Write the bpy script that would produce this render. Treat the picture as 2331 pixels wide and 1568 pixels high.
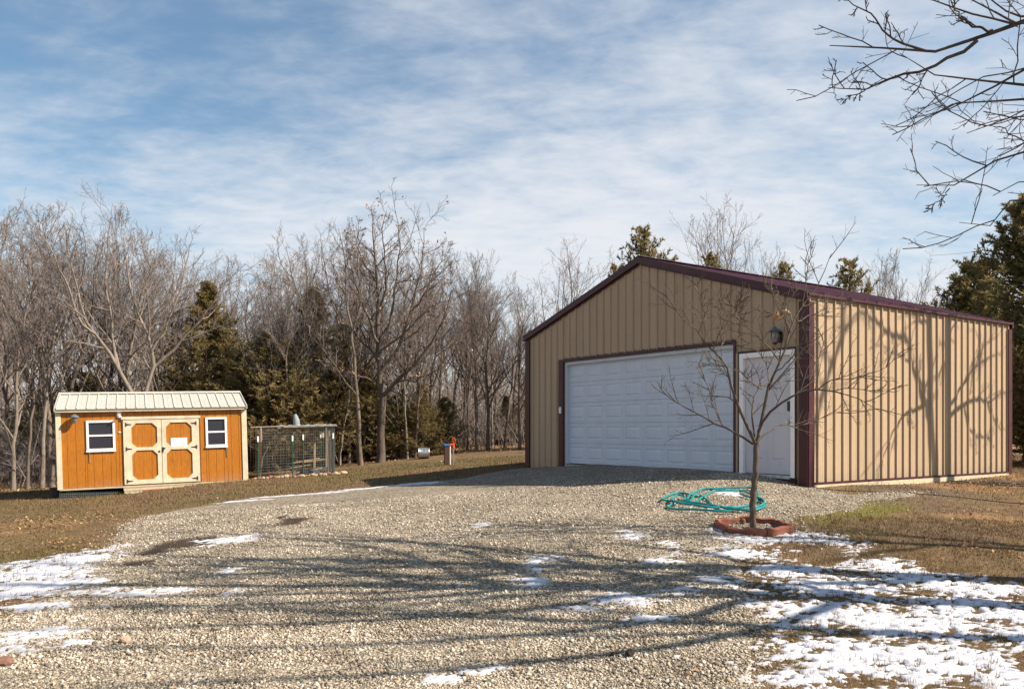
import bpy, math, random
import numpy as np
from mathutils import Vector, Matrix

for o in list(bpy.data.objects):
    bpy.data.objects.remove(o, do_unlink=True)
SC = bpy.context.scene
COL = SC.collection

# ------------------------------------------------------------------ camera
F, CX, HY, CAMZ = 1898.0, 1165.5, 977.0, 0.9          # focal length and horizon in a 2331 x 1568 frame
cam = bpy.data.cameras.new('camera')
cam.lens = F / 2331 * 36
cam.sensor_width = 36
cam.shift_y = (HY - 784) / 2331
cam.clip_start, cam.clip_end = 0.05, 2000
cam_ob = bpy.data.objects.new('camera', cam)
COL.objects.link(cam_ob)
cam_ob.location = (0, 0, CAMZ)
cam_ob.rotation_euler = (math.radians(90), 0, 0)
SC.camera = cam_ob

# ------------------------------------------------------------------ light
SUN_EL = math.radians(40)
SUN_AZ = math.atan2(0.982, -0.19)                       # from +Y towards +X
SUN = Vector((math.sin(SUN_AZ) * math.cos(SUN_EL), math.cos(SUN_AZ) * math.cos(SUN_EL), math.sin(SUN_EL)))
sl = bpy.data.lights.new('sun', 'SUN')
sl.energy, sl.angle, sl.color = 5.0, math.radians(0.53), (1.0, 0.868, 0.715)
sun_ob = bpy.data.objects.new('sun', sl)
COL.objects.link(sun_ob)
sun_ob.rotation_euler = SUN.to_track_quat('Z', 'Y').to_euler()
sun_ob.location = SUN * 60

W = bpy.data.worlds.new('World')
SC.world = W
W.use_nodes = True
def build_world():
    nt = W.node_tree
    N, L = nt.nodes, nt.links
    N.clear()
    out = N.new('ShaderNodeOutputWorld')
    bg = N.new('ShaderNodeBackground')
    bg.inputs['Strength'].default_value = 0.060
    L.new(bg.outputs[0], out.inputs[0])
    sky = N.new('ShaderNodeTexSky')
    sky.sky_type = 'NISHITA'
    sky.sun_disc = False
    sky.sun_elevation = SUN_EL
    sky.sun_rotation = SUN_AZ
    sky.air_density, sky.dust_density, sky.ozone_density = 1.0, 0.6, 1.6
    hs = N.new('ShaderNodeHueSaturation')
    hs.inputs['Saturation'].default_value = 1.12
    hs.inputs['Value'].default_value = 1.0
    L.new(sky.outputs[0], hs.inputs['Color'])
    tc = N.new('ShaderNodeTexCoord')
    sp = N.new('ShaderNodeSeparateXYZ')
    L.new(tc.outputs['Generated'], sp.inputs[0])
    def m(op, a, b=None, c=None, clamp=False):
        n = N.new('ShaderNodeMath'); n.operation = op; n.use_clamp = clamp
        for i, v in enumerate((a, b, c)):
            if v is None: continue
            if isinstance(v, (int, float)): n.inputs[i].default_value = v
            else: L.new(v, n.inputs[i])
        return n.outputs[0]
    z = m('ADD', m('MAXIMUM', sp.outputs[2], 0.0), 0.16)
    u, v = m('DIVIDE', sp.outputs[0], z), m('DIVIDE', sp.outputs[1], z)
    cb = N.new('ShaderNodeCombineXYZ'); L.new(u, cb.inputs[0]); L.new(v, cb.inputs[1])
    def noise(rot, scl, scale, det, rough, off, dist=0.0):
        mp = N.new('ShaderNodeMapping')
        mp.inputs['Rotation'].default_value = (0, 0, math.radians(rot))
        mp.inputs['Scale'].default_value = scl
        mp.inputs['Location'].default_value = off
        L.new(cb.outputs[0], mp.inputs[0])
        n = N.new('ShaderNodeTexNoise')
        n.inputs['Scale'].default_value = scale; n.inputs['Detail'].default_value = det
        n.inputs['Roughness'].default_value = rough; n.inputs['Distortion'].default_value = dist
        L.new(mp.outputs[0], n.inputs[0])
        return n.outputs['Fac']
    big = noise(20, (1, 1, 1), 0.55, 4, 0.5, (3.1, 1.7, 0), 0.3)
    mid = noise(27, (0.6, 1.0, 1), 6.5, 6, 0.58, (0.6, 2.2, 0), 0.35)
    fine = noise(35, (0.7, 1.0, 1), 16.0, 5, 0.6, (5.0, 0.3, 0), 0.2)
    s = m('ADD', m('MULTIPLY', big, 1.7), m('ADD', m('MULTIPLY', mid, 0.74), m('MULTIPLY', fine, 0.40)))
    # thin cloud veil thickens with the length of the sight line through it
    air = m('SUBTRACT', 1.0, m('MULTIPLY', sp.outputs[2], 1.0), clamp=True)
    s = m('ADD', s, m('MULTIPLY', air, 1.0))
    mr = N.new('ShaderNodeMapRange'); mr.interpolation_type = 'SMOOTHSTEP'
    mr.inputs['From Min'].default_value = 1.60; mr.inputs['From Max'].default_value = 2.50
    mr.inputs['To Min'].default_value = 0.10; mr.inputs['To Max'].default_value = 0.93
    L.new(s, mr.inputs['Value'])
    mx = N.new('ShaderNodeMix'); mx.data_type = 'RGBA'
    L.new(mr.outputs[0], mx.inputs[0])
    tn = N.new('ShaderNodeMix'); tn.data_type = 'RGBA'; tn.blend_type = 'MULTIPLY'; tn.inputs[0].default_value = 1.0
    L.new(hs.outputs[0], tn.inputs[6]); tn.inputs[7].default_value = (0.86, 1.10, 1.08, 1)
    L.new(tn.outputs[2], mx.inputs[6])
    mx.inputs[7].default_value = (6.55, 6.65, 6.95, 1)
    L.new(mx.outputs[2], bg.inputs[0])
build_world()
SC.view_settings.view_transform = 'Standard'
SC.view_settings.look = 'None'
SC.view_settings.exposure = 1.12
SC.view_settings.gamma = 1
SC.view_settings.use_curve_mapping = False

# ------------------------------------------------------------------ helpers
RNG = np.random.default_rng(11)
def at(px, py, Y):
    return np.array([(px - CX) / F * Y, Y, CAMZ - (py - HY) / F * Y])

def mesh_np(name, V, F4=None, F3=None, smooth=False, attrs=None):
    V = np.asarray(V, dtype=np.float32).reshape(-1, 3)
    me = bpy.data.meshes.new(name)
    me.vertices.add(len(V)); me.vertices.foreach_set('co', V.ravel())
    n4 = 0 if F4 is None else len(F4)
    n3 = 0 if F3 is None else len(F3)
    loops = []
    if n4: loops.append(np.asarray(F4, dtype=np.int32).ravel())
    if n3: loops.append(np.asarray(F3, dtype=np.int32).ravel())
    lv = np.concatenate(loops) if loops else np.zeros(0, np.int32)
    me.loops.add(len(lv)); me.loops.foreach_set('vertex_index', lv)
    st = np.concatenate([np.arange(n4) * 4, n4 * 4 + np.arange(n3) * 3]).astype(np.int32)
    tot = np.concatenate([np.full(n4, 4), np.full(n3, 3)]).astype(np.int32)
    me.polygons.add(n4 + n3)
    me.polygons.foreach_set('loop_start', st)
    me.polygons.foreach_set('loop_total', tot)
    if smooth: me.polygons.foreach_set('use_smooth', np.ones(n4 + n3, bool))
    me.update(calc_edges=True)
    if attrs:
        for k, a in attrs.items():
            at_ = me.attributes.new(k, 'FLOAT', 'POINT')
            at_.data.foreach_set('value', np.asarray(a, dtype=np.float32).ravel())
    return me

def link(name, me, mat=None, parent=None, loc=None):
    o = bpy.data.objects.new(name, me)
    COL.objects.link(o)
    if mat is not None and me is not None and len(me.materials) == 0: me.materials.append(mat)
    if parent is not None: o.parent = parent
    if loc is not None: o.location = loc
    return o

def tag(o, label=None, cat=None, group=None, kind=None):
    if label: o['label'] = label
    if cat: o['category'] = cat
    if group: o['group'] = group
    if kind: o['kind'] = kind
    return o

def thing(name, label, cat, loc=(0, 0, 0), rotz=0.0, group=None):
    o = bpy.data.objects.new(name, None)
    o.empty_display_size = 0.2
    COL.objects.link(o)
    o.location = loc; o.rotation_euler = (0, 0, rotz)
    return tag(o, label, cat, group)

class MB:
    """collects boxes, prisms and tubes into one mesh"""
    def __init__(s): s.v, s.f = [], []
    def add(s, vs, fs):
        b = len(s.v); s.v += [tuple(map(float, p)) for p in vs]; s.f += [tuple(b + i for i in f) for f in fs]; return s
    def box(s, x0, x1, y0, y1, z0, z1):
        return s.add([(x0,y0,z0),(x1,y0,z0),(x1,y1,z0),(x0,y1,z0),(x0,y0,z1),(x1,y0,z1),(x1,y1,z1),(x0,y1,z1)],
                     [(0,3,2,1),(4,5,6,7),(0,1,5,4),(1,2,6,5),(2,3,7,6),(3,0,4,7)])
    def prism(s, poly, d0, d1, axis='y'):
        """poly in (x,z) extruded along y (or in (x,y) along z, or (y,z) along x)"""
        n = len(poly)
        def p(a, b, d): return (a, d, b) if axis == 'y' else ((a, b, d) if axis == 'z' else (d, a, b))
        vs = [p(a, b, d0) for a, b in poly] + [p(a, b, d1) for a, b in poly]
        fs = [tuple(range(n)), tuple(range(2*n-1, n-1, -1))] + [(i, n+i, n+(i+1) % n, (i+1) % n) for i in range(n)]
        return s.add(vs, fs)
    def tube(s, pts, r, k=8, cap=True):
        pts = [Vector(p) for p in pts]
        rs = r if isinstance(r, (list, tuple)) else [r] * len(pts)
        b = len(s.v); ref = None
        for i, p in enumerate(pts):
            t = (pts[min(i+1, len(pts)-1)] - pts[max(i-1, 0)]).normalized()
            if ref is None: ref = t.orthogonal().normalized()
            ref = (ref - t * ref.dot(t)).normalized()
            bi = t.cross(ref)
            for j in range(k):
                a = 2 * math.pi * j / k
                s.v.append(tuple(p + (ref * math.cos(a) + bi * math.sin(a)) * rs[i]))
        for i in range(len(pts) - 1):
            for j in range(k):
                s.f.append((b+i*k+j, b+i*k+(j+1) % k, b+(i+1)*k+(j+1) % k, b+(i+1)*k+j))
        if cap:
            s.f.append(tuple(b+j for j in range(k))[::-1]); s.f.append(tuple(b+(len(pts)-1)*k+j for j in range(k)))
        return s
    def lathe(s, prof, c=(0, 0, 0), k=16):
        b = len(s.v); n = len(prof)
        for r, z in prof:
            for j in range(k):
                a = 2*math.pi*j/k
                s.v.append((c[0]+r*math.cos(a), c[1]+r*math.sin(a), c[2]+z))
        for i in range(n-1):
            for j in range(k):
                s.f.append((b+i*k+j, b+i*k+(j+1) % k, b+(i+1)*k+(j+1) % k, b+(i+1)*k+j))
        s.f.append(tuple(b+j for j in range(k))[::-1]); s.f.append(tuple(b+(n-1)*k+j for j in range(k)))
        return s
    def build(s, name, mat, parent=None, smooth=False, bevel=0.0, loc=None):
        me = bpy.data.meshes.new(name)
        me.from_pydata(s.v, [], s.f); me.update()
        if smooth:
            me.polygons.foreach_set('use_smooth', np.ones(len(me.polygons), bool))
        o = link(name, me, mat, parent, loc)
        if smooth:
            try: me.set_sharp_from_angle(angle=math.radians(40))
            except Exception: pass
        if bevel:
            b = o.modifiers.new('bevel', 'BEVEL'); b.width = bevel; b.segments = 2; b.limit_method = 'ANGLE'
        return o

# ---- numpy value noise
def _hash(ix, iy, seed):
    h = (ix.astype(np.int64) * 374761393 + iy.astype(np.int64) * 668265263 + seed * 974634541) & 0xFFFFFFFF
    h = ((h ^ (h >> 13)) * 1274126177) & 0xFFFFFFFF
    return ((h ^ (h >> 16)) & 0xFFFF) / 65535.0
def vnoise(x, y, seed=0):
    x, y = np.asarray(x, float), np.asarray(y, float)
    ix, iy = np.floor(x), np.floor(y)
    fx, fy = x - ix, y - iy
    ux, uy = fx*fx*(3-2*fx), fy*fy*(3-2*fy)
    a, b = _hash(ix, iy, seed), _hash(ix+1, iy, seed)
    c, d = _hash(ix, iy+1, seed), _hash(ix+1, iy+1, seed)
    return (a*(1-ux)+b*ux)*(1-uy) + (c*(1-ux)+d*ux)*uy
def fbm(x, y, seed=0, oct=4):
    s, a, t = 0, 1.0, 0
    for i in range(oct):
        s = s + a * vnoise(x * 2**i + 17.3*i, y * 2**i - 9.1*i, seed + i); t += a; a *= 0.55
    return s / t
def smooth01(a, b, x):
    t = np.clip((x - a) / (b - a), 0, 1); return t*t*(3-2*t)

# ------------------------------------------------------------------ materials
def new_mat(name):
    m = bpy.data.materials.new(name); m.use_nodes = True
    nt = m.node_tree
    return m, nt, nt.nodes['Principled BSDF']
def node(nt, t, **kw):
    n = nt.nodes.new(t)
    for k, v in kw.items():
        if hasattr(n, k): setattr(n, k, v)
        else: n.inputs[k].default_value = v
    return n
def noise_out(nt, scale, detail=4, rough=0.55, stretch=None, coord='Object', dist=0.0):
    tc = node(nt, 'ShaderNodeTexCoord')
    n = node(nt, 'ShaderNodeTexNoise')
    n.inputs['Scale'].default_value = scale; n.inputs['Detail'].default_value = detail
    n.inputs['Roughness'].default_value = rough; n.inputs['Distortion'].default_value = dist
    src = tc.outputs[coord]
    if stretch:
        mp = node(nt, 'ShaderNodeMapping'); mp.inputs['Scale'].default_value = stretch
        nt.links.new(src, mp.inputs[0]); src = mp.outputs[0]
    nt.links.new(src, n.inputs['Vector'])
    return n.outputs['Fac']
def ramp(nt, fac, stops, interp='LINEAR'):
    r = node(nt, 'ShaderNodeValToRGB')
    cr = r.color_ramp; cr.interpolation = interp
    while len(cr.elements) > len(stops): cr.elements.remove(cr.elements[-1])
    while len(cr.elements) < len(stops): cr.elements.new(0.5)
    for e, (p, c) in zip(cr.elements, stops):
        e.position = p; e.color = (*c, 1) if len(c) == 3 else c
    nt.links.new(fac, r.inputs[0])
    return r.outputs[0]
def mixc(nt, fac, a, b, blend='MIX'):
    n = node(nt, 'ShaderNodeMix'); n.data_type = 'RGBA'; n.blend_type = blend
    for i, v in ((0, fac), (6, a), (7, b)):
        if isinstance(v, (int, float)): n.inputs[i].default_value = v
        elif isinstance(v, tuple): n.inputs[i].default_value = (*v, 1)
        else: nt.links.new(v, n.inputs[i])
    return n.outputs[2]
def math_(nt, op, a, b=None, clamp=False):
    n = node(nt, 'ShaderNodeMath'); n.operation = op; n.use_clamp = clamp
    for i, v in enumerate((a, b)):
        if v is None: continue
        if isinstance(v, (int, float)): n.inputs[i].default_value = v
        else: nt.links.new(v, n.inputs[i])
    return n.outputs[0]
def bump(nt, bs, h, strength=0.3, dist=0.01):
    b = node(nt, 'ShaderNodeBump'); b.inputs['Strength'].default_value = strength; b.inputs['Distance'].default_value = dist
    nt.links.new(h, b.inputs['Height']); nt.links.new(b.outputs[0], bs.inputs['Normal'])
def attr(nt, name):
    a = node(nt, 'ShaderNodeAttribute'); a.attribute_name = name; return a.outputs['Fac']
def simple(name, c, rough=0.6, var=0.12, scale=6, bmp=0.0, bscale=60, metal=0.0, spec=0.5, stretch=None):
    m, nt, bs = new_mat(name)
    n = noise_out(nt, scale, 5, 0.6, stretch)
    lo = tuple(max(0, v * (1 - var * 1.6)) for v in c); hi = tuple(min(1, v * (1 + var)) for v in c)
    nt.links.new(ramp(nt, n, [(0.25, lo), (0.75, hi)]), bs.inputs['Base Color'])
    bs.inputs['Roughness'].default_value = rough; bs.inputs['Metallic'].default_value = metal
    bs.inputs['Specular IOR Level'].default_value = spec
    if bmp: bump(nt, bs, noise_out(nt, bscale, 5, 0.6), bmp, 0.01)
    return m
def tinted(name, stops, rough=0.8, var=0.0, scale=30, trans=0.0, spec=0.3, interp='LINEAR'):
    """colour from the per-point attribute 'tint'"""
    m, nt, bs = new_mat(name)
    c = ramp(nt, attr(nt, 'tint'), stops, interp)
    if var:
        n = noise_out(nt, scale, 3, 0.6)
        c = mixc(nt, 1.0, c, ramp(nt, n, [(0.3, (1-var,)*3), (0.7, (1+var*0.4,)*3)]), 'MULTIPLY')
    nt.links.new(c, bs.inputs['Base Color'])
    bs.inputs['Roughness'].default_value = rough; bs.inputs['Specular IOR Level'].default_value = spec
    if trans:
        tr = node(nt, 'ShaderNodeBsdfTranslucent'); nt.links.new(c, tr.inputs[0])
        mx = node(nt, 'ShaderNodeMixShader'); mx.inputs[0].default_value = trans
        out = nt.nodes['Material Output']
        nt.links.new(bs.outputs[0], mx.inputs[1]); nt.links.new(tr.outputs[0], mx.inputs[2]); nt.links.new(mx.outputs[0], out.inputs[0])
    return m

M = {}
def metal_paint(name, c, rough=0.45, dirt=0.10, splash=0.0):
    """factory-painted steel: faint streaks running down, dust towards nothing in particular"""
    m, nt, bs = new_mat(name)
    n1 = noise_out(nt, 1.3, 5, 0.6, (3.0, 3.0, 0.25))
    n2 = noise_out(nt, 14, 4, 0.6)
    f = math_(nt, 'ADD', math_(nt, 'MULTIPLY', n1, 0.7), math_(nt, 'MULTIPLY', n2, 0.3))
    lo = tuple(v * (1 - dirt * 1.5) for v in c); hi = tuple(min(1, v * (1 + dirt)) for v in c)
    tc = node(nt, 'ShaderNodeTexCoord'); sp = node(nt, 'ShaderNodeSeparateXYZ'); nt.links.new(tc.outputs['Object'], sp.inputs[0])
    sp2 = math_(nt, 'ADD', math_(nt, 'MULTIPLY', sp.outputs[2], -2.2), math_(nt, 'MULTIPLY', noise_out(nt, 5, 6, 0.7), 1.5))
    dust = math_(nt, 'MULTIPLY', math_(nt, 'ADD', sp2, -0.15, clamp=True), splash)
    c_ = mixc(nt, dust, ramp(nt, f, [(0.3, lo), (0.7, hi)]), (0.24, 0.195, 0.15))
    nt.links.new(c_, bs.inputs['Base Color'])
    nt.links.new(ramp(nt, n2, [(0.3, (rough-.08,)*3), (0.7, (rough+.1,)*3)]), bs.inputs['Roughness'])
    bs.inputs['Specular IOR Level'].default_value = 0.15 if splash else 0.35
    bump(nt, bs, noise_out(nt, 2.2, 2, 0.5), 0.12, 0.02)
    return m
M['tan'] = metal_paint('tan_painted_steel', (0.388, 0.292, 0.198), splash=0.55)
M['burgundy'] = metal_paint('burgundy_painted_steel', (0.050, 0.010, 0.015), 0.42)
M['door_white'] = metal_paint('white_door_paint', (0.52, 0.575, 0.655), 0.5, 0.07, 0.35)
M['entry_white'] = metal_paint('entry_door_paint', (0.54, 0.53, 0.575), 0.5, 0.07, 0.3)
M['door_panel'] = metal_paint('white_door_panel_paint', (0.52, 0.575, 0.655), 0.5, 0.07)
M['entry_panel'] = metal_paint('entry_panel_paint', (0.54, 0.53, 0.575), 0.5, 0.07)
M['seal'] = simple('dark_rubber', (0.02, 0.02, 0.022), 0.8)
M['skirt'] = simple('pale_treated_board', (0.46, 0.40, 0.27), 0.8, 0.25, 9, 0.3, 40, stretch=(1, 1, 6))
M['iron'] = simple('black_iron', (0.018, 0.02, 0.022), 0.5)
M['iron_top'] = simple('weathered_lamp_metal', (0.10, 0.13, 0.14), 0.45, 0.3, 20)
M['chrome'] = simple('brushed_nickel', (0.55, 0.55, 0.55), 0.3, 0.1, 40, metal=1.0)
M['keypad'] = simple('grey_white_plastic', (0.62, 0.64, 0.67), 0.4, 0.05)
M['concrete'] = simple('slab_concrete', (0.36, 0.35, 0.33), 0.9, 0.2, 8, 0.4, 60)
M['white'] = simple('white_paint', (0.80, 0.79, 0.80), 0.45, 0.05, 12)
M['cream'] = simple('cream_trim_paint', (0.56, 0.505, 0.37), 0.55, 0.15, 5, 0.1, 80)
M['cream_metal'] = metal_paint('cream_roof_steel', (0.42, 0.408, 0.365), 0.45, 0.08)
M['paper'] = simple('white_card', (0.80, 0.78, 0.80), 0.6, 0.05, 5)
M['galv'] = simple('galvanised_steel', (0.50, 0.53, 0.55), 0.34, 0.2, 12, metal=0.85)
M['tpost'] = simple('green_post_paint', (0.03, 0.10, 0.065), 0.6, 0.3, 20)
M['post_tip'] = simple('white_post_tip', (0.80, 0.80, 0.78), 0.5, 0.05)
M['wire'] = simple('green_coated_wire', (0.24, 0.27, 0.27), 0.5, 0.3, 5)
M['old_wood'] = simple('weathered_wood', (0.30, 0.24, 0.18), 0.85, 0.3, 6, 0.4, 40, stretch=(6, 6, 1))
M['board'] = simple('pale_rail_board', (0.42, 0.30, 0.17), 0.8, 0.25, 8, 0.3, 40)
M['cloth'] = simple('shade_cloth', (0.22, 0.27, 0.30), 0.8, 0.25, 8, 0.4, 90)
M['edger'] = simple('red_concrete_edging', (0.235, 0.080, 0.050), 0.9, 0.34, 9, 0.5, 120)
M['hose'] = simple('teal_hose', (0.006, 0.21, 0.215), 0.35, 0.15, 10)
M['brass'] = simple('brass_fitting', (0.45, 0.30, 0.10), 0.35, 0.2, 30, metal=0.9)
M['rust'] = simple('rusty_brown_pipe', (0.075, 0.030, 0.018), 0.7, 0.4, 14, 0.3, 60)
M['blue'] = simple('blue_cap_paint', (0.02, 0.16, 0.50), 0.5, 0.1)
M['orange'] = simple('orange_red_paint', (0.62, 0.09, 0.02), 0.5, 0.15)
M['black_plastic'] = simple('black_plastic', (0.012, 0.012, 0.014), 0.6, 0.1)
M['dark_void'] = simple('dark_lining', (0.03, 0.028, 0.026), 0.9)
M['rope'] = simple('yellow_cord', (0.5, 0.42, 0.05), 0.7)
M['tyre'] = simple('tyre_rubber', (0.05, 0.05, 0.05), 0.85, 0.2)
M['walnut'] = simple('dark_husk', (0.030, 0.020, 0.014), 0.9, 0.3, 30, 0.5, 80)

def m_stain():
    m, nt, bs = new_mat('orange_stained_siding')
    g = noise_out(nt, 5.0, 6, 0.65, (9, 9, 0.7))
    b = noise_out(nt, 1.4, 3, 0.5)
    c = ramp(nt, g, [(0.25, (0.27, 0.080, 0.001)), (0.55, (0.39, 0.138, 0.002)), (0.8, (0.44, 0.18, 0.004))])
    c = mixc(nt, ramp(nt, b, [(0.35, (0, 0, 0)), (0.7, (0.5,)*3)]), c, (0.31, 0.094, 0.001))
    tc = node(nt, 'ShaderNodeTexCoord'); sp = node(nt, 'ShaderNodeSeparateXYZ'); nt.links.new(tc.outputs['Object'], sp.inputs[0])
    low = math_(nt, 'ADD', math_(nt, 'MULTIPLY', sp.outputs[2], -2.6), math_(nt, 'ADD', math_(nt, 'MULTIPLY', b, 1.1), math_(nt, 'MULTIPLY', sp.outputs[0], 0.10)))
    c = mixc(nt, math_(nt, 'MULTIPLY', math_(nt, 'ADD', low, -0.25, clamp=True), 0.8), c, (0.36, 0.18, 0.085))
    kn = noise_out(nt, 26, 6, 0.75, (1, 1, 0.35))
    c = mixc(nt, 1.0, c, ramp(nt, kn, [(0.3, (0.72,)*3), (0.5, (1.0,)*3), (0.75, (1.1,)*3)]), 'MULTIPLY')
    nt.links.new(c, bs.inputs['Base Color'])
    bs.inputs['Roughness'].default_value = 0.55
    bump(nt, bs, noise_out(nt, 9, 5, 0.7, (9, 9, 0.6)), 0.3, 0.004)
    return m
M['stain'] = m_stain()
def m_glass():
    m, nt, bs = new_mat('dark_window_glass')
    bs.inputs['Base Color'].default_value = (0.022, 0.023, 0.032, 1)
    bs.inputs['Roughness'].default_value = 0.12
    bs.inputs['Specular IOR Level'].default_value = 0.5
    bump(nt, bs, noise_out(nt, 3, 2, 0.5), 0.05, 0.02)
    return m
M['glass'] = m_glass()
def m_lamp_glass():
    m, nt, bs = new_mat('lamp_glass')
    bs.inputs['Base Color'].default_value = (0.75, 0.72, 0.68, 1)
    bs.inputs['Roughness'].default_value = 0.15
    bs.inputs['Transmission Weight'].default_value = 0.85
    return m
M['lamp_glass'] = m_lamp_glass()
def m_bark(name, lo, hi, scale=14):
    m, nt, bs = new_mat(name)
    n = noise_out(nt, scale, 6, 0.7, (1, 1, 0.25))
    b = noise_out(nt, 1.1, 3, 0.6)
    c = ramp(nt, n, [(0.3, lo), (0.72, hi)])
    c = mixc(nt, ramp(nt, b, [(0.45, (0, 0, 0)), (0.75, (0.6,)*3)]), c, tuple(min(1, v*1.35) for v in hi))
    nt.links.new(c, bs.inputs['Base Color'])
    bs.inputs['Roughness'].default_value = 0.9; bs.inputs['Specular IOR Level'].default_value = 0.2
    bump(nt, bs, n, 0.7, 0.02)
    return m
M['bark'] = m_bark('grey_brown_bark', (0.055, 0.043, 0.034), (0.17, 0.137, 0.108))
M['bark_pale'] = m_bark('pale_grey_bark', (0.09, 0.073, 0.058), (0.24, 0.20, 0.163))
M['bark_dark'] = m_bark('dark_oak_bark', (0.040, 0.031, 0.025), (0.125, 0.10, 0.08))
M['bark_young'] = m_bark('young_tree_bark', (0.055, 0.041, 0.032), (0.15, 0.118, 0.09), 30)
M['twig'] = m_bark('grey_twigs', (0.12, 0.10, 0.092), (0.26, 0.22, 0.20), 3)
M['twig_dark'] = m_bark('brown_twigs', (0.055, 0.044, 0.039), (0.13, 0.105, 0.094), 3)
M['cedar_bark'] = m_bark('cedar_bark', (0.06, 0.042, 0.032), (0.17, 0.12, 0.09))
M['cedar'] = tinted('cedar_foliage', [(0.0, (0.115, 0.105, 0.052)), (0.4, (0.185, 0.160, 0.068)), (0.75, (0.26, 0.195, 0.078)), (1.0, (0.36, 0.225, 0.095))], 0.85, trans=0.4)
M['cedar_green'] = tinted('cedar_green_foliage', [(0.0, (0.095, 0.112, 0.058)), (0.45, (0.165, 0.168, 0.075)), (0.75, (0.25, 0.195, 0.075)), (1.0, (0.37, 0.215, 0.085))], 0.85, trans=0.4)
M['dead_leaf'] = tinted('dead_leaves', [(0.0, (0.12, 0.060, 0.028)), (0.4, (0.27, 0.145, 0.065)), (0.75, (0.40, 0.255, 0.13)), (1.0, (0.50, 0.37, 0.22))], 0.8, trans=0.2)
M['stone'] = tinted('gravel_stones', [(0.0, (0.06, 0.050, 0.040)), (0.25, (0.165, 0.14, 0.108)), (0.55, (0.325, 0.276, 0.212)), (0.82, (0.475, 0.413, 0.325)), (0.97, (0.60, 0.57, 0.51)), (1.0, (0.40, 0.27, 0.15))], 0.85, var=0.2, scale=60)
M['blade'] = tinted('dormant_grass', [(0.0, (0.075, 0.055, 0.028)), (0.35, (0.135, 0.083, 0.041)), (0.65, (0.25, 0.162, 0.082)), (0.85, (0.125, 0.100, 0.034)), (1.0, (0.105, 0.108, 0.028))], 0.8, trans=0.2)
M['rock'] = simple('tan_field_rock', (0.38, 0.28, 0.20), 0.9, 0.3, 6, 0.5, 30)
M['rock_red'] = simple('reddish_field_rock', (0.20, 0.105, 0.075), 0.9, 0.3, 8, 0.5, 40)

def m_snow():
    m, nt, bs = new_mat('old_snow')
    n = noise_out(nt, 7, 5, 0.6)
    c = ramp(nt, n, [(0.3, (0.42, 0.435, 0.49)), (0.65, (0.54, 0.555, 0.61))])
    fine_ = noise_out(nt, 38, 5, 0.7)
    thin = math_(nt, 'ADD', math_(nt, 'MULTIPLY', attr(nt, 'depth'), 3.2), math_(nt, 'MULTIPLY', math_(nt, 'SUBTRACT', fine_, 0.5), 2.2), clamp=True)
    c = mixc(nt, thin, (0.27, 0.235, 0.19), c)
    nt.links.new(c, bs.inputs['Base Color'])
    bs.inputs['Roughness'].default_value = 0.7; bs.inputs['Specular IOR Level'].default_value = 0.25
    bump(nt, bs, noise_out(nt, 45, 5, 0.65), 0.35, 0.012)
    return m
M['snow'] = m_snow()
def m_ground():
    m, nt, bs = new_mat('dormant_lawn')
    n1 = noise_out(nt, 0.55, 5, 0.6)
    n2 = noise_out(nt, 3.2, 6, 0.65, dist=0.3)
    n3 = noise_out(nt, 34, 6, 0.7)
    c = ramp(nt, n2, [(0.25, (0.085, 0.053, 0.029)), (0.5, (0.155, 0.099, 0.053)), (0.75, (0.24, 0.158, 0.087))])
    gr = math_(nt, 'MULTIPLY', ramp(nt, n1, [(0.42, (0, 0, 0)), (0.6, (1, 1, 1))]), ramp(nt, n2, [(0.3, (1, 1, 1)), (0.7, (0.3,)*3)]))
    c = mixc(nt, math_(nt, 'MULTIPLY', gr, 0.55), c, (0.135, 0.115, 0.042))
    c = mixc(nt, 1.0, c, ramp(nt, n3, [(0.25, (0.5,)*3), (0.75, (1.35,)*3)]), 'MULTIPLY')
    lit = noise_out(nt, 9, 6, 0.75)
    litc = ramp(nt, lit, [(0.3, (0.12, 0.068, 0.036)), (0.5, (0.26, 0.155, 0.078)), (0.72, (0.40, 0.27, 0.15))])
    c = mixc(nt, attr(nt, 'leaf'), c, litc)
    mossc = ramp(nt, n3, [(0.3, (0.085, 0.082, 0.018)), (0.7, (0.17, 0.155, 0.030))])
    c = mixc(nt, attr(nt, 'moss'), c, mossc)
    c = mixc(nt, attr(nt, 'dirt'), c, mixc(nt, n3, (0.06, 0.045, 0.032), (0.15, 0.115, 0.085)))
    nt.links.new(c, bs.inputs['Base Color'])
    bs.inputs['Roughness'].default_value = 0.95; bs.inputs['Specular IOR Level'].default_value = 0.15
    bump(nt, bs, math_(nt, 'ADD', n3, n2), 0.9, 0.03)
    return m
M['ground'] = m_ground()
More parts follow.
